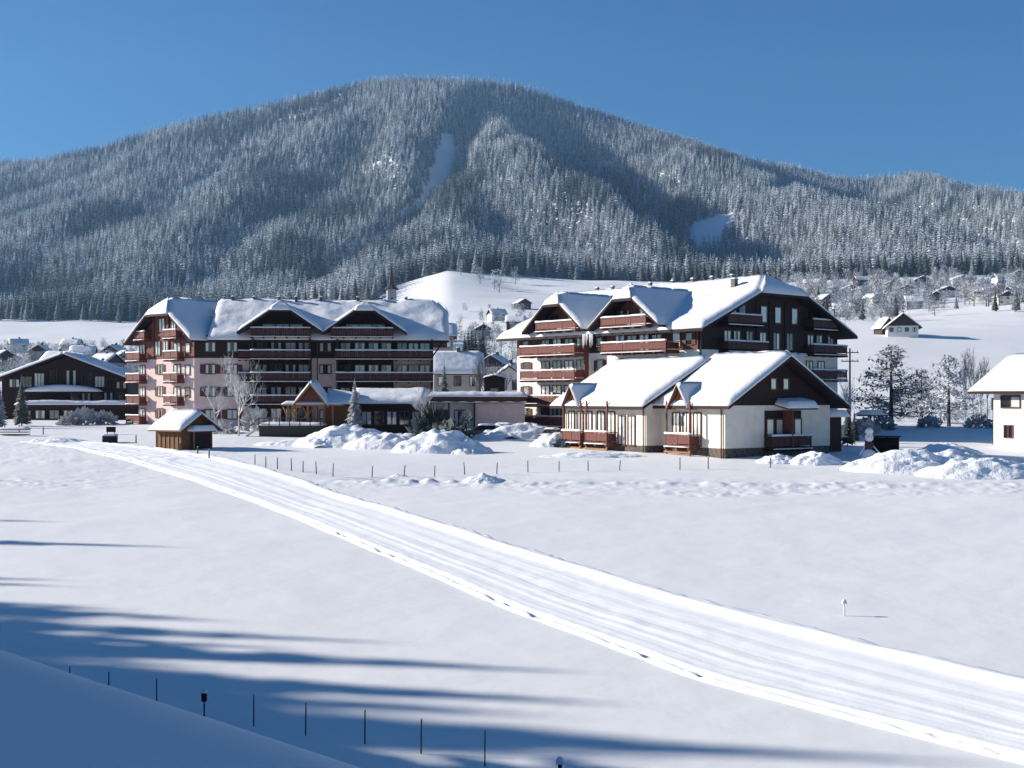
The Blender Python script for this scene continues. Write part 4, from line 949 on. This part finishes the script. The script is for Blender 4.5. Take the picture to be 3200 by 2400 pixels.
# the forest itself: one mass of instanced trees
def build_forest():
    r = np.random.RandomState(4)
    pts = []
    sp = 9.6
    ys = np.arange(1120, 3330, sp)
    for y in ys:
        xx_ = np.arange(-.56*y, .56*y, sp) + r.uniform(-sp*.5, sp*.5)
        pts.append(np.stack([xx_, np.full_like(xx_, y)], 1))
    P = np.concatenate(pts); P += r.uniform(-sp*.48, sp*.48, P.shape)
    xs = 1600+F*P[:, 0]/P[:, 1]
    keep = P[:, 1] > np.interp(xs, [-300, 400, 800, 1150, 1235, 1430, 1500, 2000, 2400, 3400], [1410, 1400, 1310, 1145, 1345, 1350, 1370, 1415, 1350, 1350])
    z = G(P[:, 0], P[:, 1]); ysn = HY-(z-CAMZ)/P[:, 1]*F
    def inpoly(poly):
        poly = np.array(poly, float); n = len(poly); c = np.zeros(len(xs), bool); j = n-1
        for i in range(n):
            xi, yi = poly[i]; xj, yj = poly[j]
            cnd = ((yi > ysn) != (yj > ysn)) & (xs < (xj-xi)*(ysn-yi)/(yj-yi+1e-9)+xi); c ^= cnd; j = i
        return c
    clear = [[(1378,425),(1420,425),(1424,500),(1395,580),(1325,655),(1190,708),(1185,694),(1300,640),(1345,560)],
             [(2160,700),(2290,668),(2300,690),(2250,770),(2180,790),(2150,740)], [(2395,600),(2480,590),(2490,618),(2420,628)],
             [(860,372),(1010,338),(1070,300),(1075,318),(1020,355),(880,388)], [(520,610),(640,560),(700,540),(690,560),(580,620)], [(1880,505),(1960,520),(1950,535),(1880,520)]]
    for c in clear: keep &= ~inpoly(c)
    dn = vnoise(P[:, 0]/70, P[:, 1]/90, 71)
    keep &= r.rand(len(P)) < (1.0+.3*dn)
    P = P[keep]; z = z[keep]
    me = bpy.data.meshes.new('forest'); me.from_pydata(np.stack([P[:, 0], P[:, 1], z-1.0], 1).tolist(), [], [])
    n = len(P)
    big = vnoise(P[:, 0]/120, P[:, 1]/160, 75)
    sc = (1.44+.5*(big-.5)+r.uniform(-.22, .30, n))
    at_ = me.attributes.new('sc', 'FLOAT', 'POINT'); at_.data.foreach_set('value', sc.astype(np.float32))
    at_ = me.attributes.new('rz', 'FLOAT', 'POINT'); at_.data.foreach_set('value', r.uniform(0, 6.28, n).astype(np.float32))
    at_ = me.attributes.new('pick', 'INT', 'POINT'); at_.data.foreach_set('value', np.where(vnoise(P[:, 0]/110, P[:, 1]/150, 83)+r.uniform(-.16, .16, n) > .67, r.randint(5, 8, n), r.randint(0, 5, n)).astype(np.int32))
    o = link('forest', me); tag(o, 'frosted spruce forest covering the whole mountain', None, kind='stuff')
    ng = instancer([c for c, _ in SPF])
    md = o.modifiers.new('forest', 'NODES'); md.node_group = ng
    print('forest trees', n)
build_forest()

def grove(name, label, pts, variants, scs):
    me = bpy.data.meshes.new(name); me.from_pydata([(x, y, gz(x, y)-.3) for x, y in pts], [], []); n = len(pts); r = np.random.RandomState(7)
    a = me.attributes.new('sc', 'FLOAT', 'POINT'); a.data.foreach_set('value', r.uniform(scs[0], scs[1], n).astype(np.float32))
    a = me.attributes.new('rz', 'FLOAT', 'POINT'); a.data.foreach_set('value', r.uniform(0, 6.28, n).astype(np.float32))
    a = me.attributes.new('pick', 'INT', 'POINT'); a.data.foreach_set('value', r.randint(0, len(variants), n).astype(np.int32))
    o = link(name, me); tag(o, label, None, kind='stuff'); o.modifiers.new(name, 'NODES').node_group = instancer([v[0] for v in variants]); return o
gr = random.Random(21); P_ = []
while len(P_) < 560:
    px = gr.uniform(2380, 3260); d = gr.uniform(600, 1320)
    if px > 2790 and d < 790+ (px > 2950)*60: continue
    if px < 2800 and d < 800 and gr.random() < .3: continue
    if vnoise(np.array([px/60.]), np.array([d/90.]), 3)[0] < .42: continue
    P_.append(at(px, d))
grove('village_grove', 'frosted thickets and hedges filling the right-hand village', P_, RF, (.5, 1.25))
P_ = [at(gr.uniform(-60, 430), gr.uniform(290, 700)) for _ in range(150)]
grove('valley_grove', 'frosted thickets behind the dark chalet on the left', P_, RF, (.35, .7))
P_ = [at(gr.uniform(1400, 1680), gr.uniform(300, 900)) for _ in range(80)]
grove('gap_grove', 'frosted thickets in the gap between the hotels', P_, RF, (.4, .8))
P_ = [at(gr.uniform(2700, 3110), gr.uniform(172, 240)) for _ in range(34)]
grove('hollow_thicket', 'frosted undergrowth around the larches and poplars', P_, RF[:2], (.14, .38))
# trees on the bank left of the frame: their long shadows lie over the foreground
g3 = random.Random(3)
# (depth where the shadow tip falls, x of the tip)
tipn = 0
def caster(tip_x, tip_d, h_, wide=1.0):
    global tipn
    L = h_/math.tan(R(SUN_E)); 
    x0 = tip_x; y0 = tip_d
    for _ in range(6):
        dz = gz(x0, y0)-gz(tip_x, tip_d); L = (h_+dz)/math.tan(R(SUN_E))
        x0 = tip_x-L*math.cos(R(SUN_B)); y0 = tip_d+L*math.sin(R(SUN_B))
    if x0 > -.43*y0-3: return
    o = spruce_thing((x0, y0), y0, h_, 'tall dark spruce outside the left picture edge, shading the foreground', 'spruces left of the picture', SPD[tipn % 3], 0); tipn += 1
    for c in o.children: c.scale = (h_/20*wide, h_/20*wide, h_/20)
for px, py, h_ in ((215,1632,21),(580,1712,22),(215,1815,20),(240,1835,19),(300,1905,20),(500,1925,22),(760,1945,22),(1250,2012,23),(950,2030,20),(1050,2080,20),(1866,2104,24),(1500,2090,21),(1750,2196,22),(1900,2200,24),(1450,2215,21),
                   (2250,2330,24),(2750,2365,24),(1750,2185,22),(1560,2225,22),(1700,2240,22),(1300,2205,22),(1150,2225,22),(1400,2260,22),(1850,2290,22),(1250,2275,22),(2050,2310,23),(2450,2345,23),(2600,2375,23),(2200,2385,23),(3150,2392,25),(1900,2330,22),(1500,2300,20)):
    u = (px-1600)/F; v = (py-HY)/F; p = ray(px, py); caster(float(p[0]), float(p[1]), h_, 1.0)
for i in range(44):
    py = 1897+i*11.5; p = ray(g3.uniform(150, 330)+ (g3.random()**2)*450+max(0, (py-2150))*1.1, py); caster(float(p[0]), float(p[1]), g3.uniform(19, 24))
for x0, y0, h_ in [(-22-g3.random()*26, -9+i*.95+g3.uniform(-1, 1), g3.uniform(16, 24)) for i in range(48)]:
    if x0 < -.43*max(y0, 1)-4: spruce_thing((x0, y0), y0, h_, 'tall dark spruce outside the left picture edge, shading the foreground', 'spruces left of the picture', SPD[int(h_) % 3], 0)

# ============================================================ SNOW PILES
def pile(px, py, w_, h_, dep, label, seed, d=None, rz=0):
    if d is None: x, y = ray(px, py)
    else: x, y = at(px, d)
    n = 44
    z0 = gz(x, y)
    b = []; fs = []
    th = np.linspace(-1, 1, n+1); Xg, Yg = np.meshgrid(th, th)
    rr = np.sqrt(Xg**2+Yg**2)*(1+.22*fbm(Xg*1.5+seed, Yg*1.5, 2, seed))
    hh = np.clip(1-rr**1.6, 0, 1)**.8
    hh = hh*(1+.38*fbm(Xg*2.2+seed*3, Yg*2.2, 3, seed+1)) + .20*np.clip(hh*4, 0, 1)*fbm(Xg*6, Yg*6+seed, 3, seed+2)*1.0
    ridged = 1-np.abs(fbm(Xg*3.5+seed, Yg*3.5, 3, seed+7))*2
    hh = hh*(.92+.12*ridged)+.05*np.clip(hh*4,0,1)*fbm(Xg*11, Yg*11+seed, 2, seed+4)
    Z = hh*h_*.74-.10-.25*(rr > 1)
    GX = x+Xg*w_/2*1.15; GY = y+dep/2+Yg*dep/2
    o = grid_mesh('snow_pile', GX, GY, G(GX, GY)+Z, M['pile']); tag(o, label, 'snow pile', 'snow piles heaped up before the hotels'); return o
for a in ((1080,1400,10.5,3.0,6,'rough snow pile before the small spruce, leftmost of the big heaps',1),(1215,1405,8.5,2.3,6,'shaded snow pile between two brighter heaps before the lobby',2),
          (1375,1418,9.0,2.7,5.5,'steep snow pile before the dark shrubs, right of the lobby',3),(1450,1420,3.2,1.0,2.5,'small lump of snow at the right foot of the steep heap',4),
          (1620,1372,10,2.5,6,'broad smooth snow pile before the arched terrace',5),(1740,1398,5.2,1.9,4,'pointed snow pile at the far corner of the annex',6),
          (1000,1400,4.5,1.6,4,'low snow hump left of the big heaps, near the porch',7),(900,1395,8,.8,5,'flat snow swell before the terrace',8),
          (2445,1452,4,.9,3,'low snow pile before the annex loggia',9),(2560,1455,4.5,1.4,3,'lumpy snow pile before the right end of the annex',10),
          (2860,1482,9.5,2.3,6,'long snow ridge before the shaded hollow, left part',11),(3010,1478,7.5,1.9,5,'snow heap in the middle of the right-hand ridge',12),
          (3120,1500,10,1.8,6,'wide snow heap at the right picture edge',13),(2985,1420,6,1.3,4,'snow mound before the white house',14),
          (1850,1432,9,.75,2.6,'low smooth snow swell along the foot of the annex balconies',18),(160,1385,6,.8,4,'shallow snow mound at the left edge beyond the trail',15),(1510,1512,3.2,.7,2,'clods of ploughed snow at the start of the trodden path',16),(1245,1493,1.8,.3,1.2,'tiny snow hump beside the fence line',17)):
    pile(*a)

M['carpaint'] = mat('dark_car_paint', (.025, .028, .035), .25, spec=.5)
def car(px, d, rz, label):
    x, y = at(px, d); t = thing('parked_car', label, 'car', (x, y, gz(x, y)-.1), rz, 'cars parked before the hotels')
    lo = [(-2.1, .32), (-2.15, .62), (-2.02, .88), (-1.15, .96), (1.5, .97), (2.08, .90), (2.12, .55), (2.05, .32)]
    b = MB(); n = len(lo)
    secs = [(-.86, .96), (-.82, 1.0), (.82, 1.0), (.86, .96)]
    for yy_, k_ in secs: b.v += [(px_*k_, yy_, (z_-.6)*k_+.6) for px_, z_ in lo]
    for q in range(3): b.add([], [(q*n+i, q*n+(i+1) % n, (q+1)*n+(i+1) % n, (q+1)*n+i) for i in range(n)]) if False else None
    for q in range(3):
        for i in range(n): b.f.append((q*n+i, q*n+(i+1) % n, (q+1)*n+(i+1) % n, (q+1)*n+i)); b.m.append(0)
    b.f += [tuple(range(n-1, -1, -1)), tuple(range(3*n, 4*n))]; b.m += [0, 0]
    bo = b.obj('body', 'carpaint', t)
    c = MB(); base = [(-1.25, -.78), (1.75, -.78), (1.75, .78), (-1.25, .78)]; top = [(-.45, -.62), (1.35, -.62), (1.35, .62), (-.45, .62)]
    c.add([(a_, b_, .965) for a_, b_ in base]+[(a_, b_, 1.42) for a_, b_ in top], [(0, 1, 5, 4), (1, 2, 6, 5), (2, 3, 7, 6), (3, 0, 4, 7), (4, 5, 6, 7)]); c.obj('windows', 'dark', t)
    MB().box(-.47, 1.37, -.64, .64, 1.421, 1.46).obj('roof', 'carpaint', t)
    MB().surf(lambda u, v: (-.5+1.9*u, -.66+1.32*v, 1.462), snow_th(.22, 1.9, 1.3, r=.2), 8, 6).obj('snow', 'roofsnow', t, smooth=True)
    MB().surf(lambda u, v: (-2.0+.8*u, -.7+1.4*v, .90+.06*u), snow_th(.12, .8, 1.4, r=.12), 5, 6).obj('snow', 'roofsnow', t, smooth=True)
    for xx_ in (-1.35, 1.3):
        for yy_ in (-.80, .68):
            w_ = MB().bar((xx_, yy_-.06, .33), (xx_, yy_+.16, .33), .33, 14).obj('wheel', 'dark', t); MB().bar((xx_, yy_-.075, .33), (xx_, yy_-.062, .33), .18, 10).obj('rim', 'wframe', w_)
    for yy_ in (-.6, .6): MB().box(-2.16, -2.08, yy_-.16, yy_+.16, .62, .76).obj('headlight', 'wframe', t)
car(1508, 143, R(8), 'dark parked car before the pink wall, snow on its roof'); car(1562, 146, R(-12), 'dark parked car beside the arched terrace, right of the other'); car(1722, 137, R(70), 'dark snow-topped car between piles at the annex far corner')

# ============================================================ FENCES, POLES, SMALL THINGS
def fence_post(x, y, h_, lean, label, group, r=.05, m_='post', extra=None):
    t = thing('fence_post', label, 'fence post', (x, y, gz(x, y)), rng.uniform(0, 3), group)
    b = MB().bar((0, 0, -.4), (lean*.5, 0, h_*.55), r, 6, r*.95).bar((lean*.5, 0, h_*.55), (lean, 0, h_), r*.95, 6, r*.8); b.obj('stake', m_, t)
    MB().surf(lambda u, v: (lean+(u-.5)*2.2*r, (v-.5)*2.2*r, h_+.001), snow_th(.05, 2*r, 2*r, r=.04), 3, 3).obj('snow_cap', 'roofsnow', t, smooth=True)
    return t
far_posts = [(797,1452),(831,1460),(867,1466),(911,1472),(947,1476),(989,1482),(1040,1490),(1162,1492),(1262,1489),(1358,1488),(1453,1484),(1552,1482),(1650,1476),(1747,1474),(1838,1472),(1936,1470),(2125,1468),(2213,1466),(2408,1462)]
for i, (px, py) in enumerate(far_posts):
    x, y = ray(px, py); fence_post(x, y, rng.uniform(.85, 1.1), rng.uniform(-.1, .12), f'thin leaning post, {ordn(i)} from the left in the far fence row', 'posts of the far fence', .045)
for i, (px, py) in enumerate(((425,1385),(562,1412),(618,1427),(653,1437),(15,1345),(60,1350),(135,1358))):
    x, y = ray(px, py); fence_post(x, y, .9, rng.uniform(-.08, .1), ('dark post by the hut side of the trail, ' if i < 4 else 'dark post at the far left by the snowy planks, ')+f'{ORD[i if i < 4 else i-4]} from the left', 'posts near the hut', .07)
near = [(218,38.6),(340,38.0),(490,37.2),(793,35.6),(955,34.7),(1140,33.8),(1315,32.9),(1515,31.8)]
for i, (px, d) in enumerate(near):
    x, y = at(px, d); fence_post(x, y, .92, rng.uniform(-.02, .02), f'dark thin fence post in the shaded foreground, {ordn(i)} from the left', 'posts of the foreground fence', .022)
x, y = at(638, 36.4); t = thing('boxed_post', 'small dark box on a post with snow on top, in the foreground fence', 'box', (x, y, gz(x, y)))
MB().bar((0, 0, -.3), (0, 0, .45), .025, 6).obj('stake', 'post', t); MB().box(-.07, .07, -.06, .06, .47, .72).obj('box', 'dark', t)
MB().surf(lambda u, v: (-.09+.18*u, -.08+.16*v, .721), snow_th(.16, .22, .18, r=.1), 6, 6).obj('snow_cap', 'roofsnow', t, smooth=True)
x, y = at(1750, 31.0); t = thing('boxed_post', 'snow-topped post cut off by the bottom picture edge', 'post', (x, y, gz(x, y)))
MB().bar((0, 0, -.3), (0, 0, .30), .05, 8).obj('stake', 'dark', t); MB().surf(lambda u, v: (-.10+.2*u, -.09+.18*v, .301), snow_th(.20, .2, .18, r=.09), 8, 8).obj('snow_cap', 'roofsnow', t, smooth=True)
x, y = ray(2638, 1925); t = thing('marker_post', 'small white marker post alone in the right field', 'marker', (x, y, gz(x, y)))
MB().bar((0, 0, -.2), (0, 0, .5), .035, 6).obj('stake', 'wframe', t); MB().surf(lambda u, v: (-.10+.2*u, -.09+.18*v, .5), snow_th(.2, .2, .2, r=.1), 6, 6).obj('snow_cap', 'roofsnow', t, smooth=True)
# utility pole by the right hotel
def pole(px, d, h_, label, arms=2, r=.14):
    x, y = at(px, d); t = thing('utility_pole', label, 'pole', (x, y, gz(x, y)), R(-20))
    MB().bar((0, 0, -.5), (0, 0, h_), r, 8, r*.7).obj('shaft', 'post', t)
    for i in range(arms):
        z = h_-.6-i*1.1; a = MB().box(-1.1, 1.1, -.14, -.04, z, z+.12).obj('crossarm', 'post', t)
        for xx_ in (-.95, -.35, .35, .95): MB().bar((xx_, -.09, z+.121), (xx_, -.09, z+.34), .055, 6, .03).obj('insulator', 'wframe', a)
pole(2656, 158, 10.5, 'wooden power pole with crossarms beside the right hotel'); 
# snow-capped figure: a wooden crib with a ball of snow on the post
x, y = ray(2716, 1440); t = thing('snowman', 'snow-capped snowman figure with dark red middle beside the hollow', 'snowman', (x, y, gz(x, y)))
def ball(r, z, seed, sx=1.0):
    b = MB(); n = 12; m_ = 8; vs = [(0, 0, z-r)]; fs = []
    g = random.Random(seed)
    for j in range(1, m_):
        for i in range(n):
            e = math.pi*j/m_; a = 2*math.pi*i/n; k_ = r*(1+g.uniform(-.06, .06)); vs.append((k_*sx*math.sin(e)*math.cos(a), k_*math.sin(e)*math.sin(a), z-k_*math.cos(e)))
    vs.append((0, 0, z+r)); L = len(vs)-1
    for i in range(n): fs.append((0, 1+(i+1) % n, 1+i)); fs.append((L, L-n+i, L-n+(i+1) % n))
    for j in range(m_-2):
        for i in range(n): a = 1+j*n+i; b_ = 1+j*n+(i+1) % n; fs.append((a, b_, b_+n, a+n))
    return b.add(vs, fs)
ball(.62, .45, 1, 1.1).obj('body', 'roofsnow', t, smooth=True); ball(.42, 1.35, 2).obj('torso', 'red', t, smooth=True); ball(.42, 2.1, 3, .9).obj('head', 'roofsnow', t, smooth=True); ball(.34, 2.65, 4, 1.1).obj('cap', 'roofsnow', t, smooth=True)
MB().bar((.3, 0, 1.4), (1.0, -.1, .6), .06, 6).obj('arm', 'roofsnow', t); MB().bar((-.3, 0, 1.4), (-.9, -.1, .5), .06, 6).obj('arm', 'roofsnow', t)
for zz, xx_ in ((2.15, -.13), (2.15, .13)): ball(.045, zz, 5).obj('eye', 'dark', t, fr(xx_, -.38, 0))
# dark fence section / rack behind it
x, y = ray(2768, 1425); t = thing('wood_store', 'dark open timber rack with snow in the shaded hollow', 'rack', (x, y+1.2, gz(x, y+1.2)-.1), R(-20))
MB().box(-1.5, 1.5, 1.0, 1.1, 0, 1.75).obj('back_wall', 'dwood', t)
for xx_ in (-1.5, -.5, .5, 1.5): MB().box(xx_-.07, xx_+.07, -.1, .05, 0, 1.8).obj('post', 'dwood', t)
MB().box(-1.7, 1.7, -.3, 1.3, 1.81, 1.9).obj('roof', 'dwood', t)
for i in range(4): MB().box(-1.4, 1.4, -.05, .0, .2+i*.3, .3+i*.3).obj('slat', 'dwood', t)
# low dark box and rail by the left field, planks at the far left
x, y = ray(342, 1384); t = thing('crate', 'dark crate half buried in snow left of the hut', 'crate', (x, y, gz(x, y)), R(10))
MB().box(-.75, .75, 0, .9, -.1, .75).obj('box', 'dwood', t); MB().surf(lambda u, v: (-.85+1.7*u, -.1+1.1*v, .751), snow_th(.25, 1.7, 1.1), 8, 6).obj('snow', 'roofsnow', t, smooth=True)
x, y = at(345, 150); t = thing('crate', 'small dark box on posts in the shade behind the trail', 'crate', (x, y, gz(x, y)))
MB().box(-.5, .5, 0, .5, .3, .95).obj('box', 'dark', t); MB().bar((-.4, .2, -.2), (-.4, .2, .3), .05).bar((.4, .2, -.2), (.4, .2, .3), .05).obj('leg', 'post', t)
x, y = ray(40, 1362); t = thing('plank_stack', 'stack of snow-covered planks at the left edge of the field', 'plank stack', (x, y, gz(x, y)), R(-4))
for i in range(3):
    p_ = MB().box(-1.6, 1.7, 0, 1.0, .1+i*.28, .2+i*.28).obj('plank', 'post', t)
MB().surf(lambda u, v: (-1.7+3.5*u, -.1+1.2*v, .77), snow_th(.25, 3.5, 1.2), 12, 6).obj('snow', 'roofsnow', t, smooth=True)
x, y = ray(2720, 1330) if False else at(2720, 150); t = thing('parasol', 'snow-laden flat canopy beside the right larch hollow', 'canopy', (x, y, gz(x, y)))
MB().bar((0, 0, -.2), (0, 0, 2.3), .06, 6).obj('pole', 'metal', t); MB().bar((0, 0, 2.2), (0, 0, 2.6), 2.2, 8, .2).obj('canopy', 'dwood', t)
MB().bar((0, 0, 2.35), (0, 0, 2.95), 2.1, 12, .9).obj('snow', 'roofsnow', t, smooth=True)

# ============================================================ HAZE
hz = MB().box(-2900, 2900, -720, 4250, -60, 1150).obj('haze', 'snow'); tag(hz, None, None, kind='stuff')
hm = bpy.data.materials.new('haze_air'); hm.use_nodes = True; hn = hm.node_tree; hn.nodes.clear()
ho = hn.nodes.new('ShaderNodeOutputMaterial'); pv = hn.nodes.new('ShaderNodeVolumePrincipled')
pv.inputs['Color'].default_value = (.34, .62, 1, 1); pv.inputs['Density'].default_value = .00007; pv.inputs['Anisotropy'].default_value = .2
hn.links.new(pv.outputs[0], ho.inputs['Volume']); hz.data.materials.clear(); hz.data.materials.append(hm)
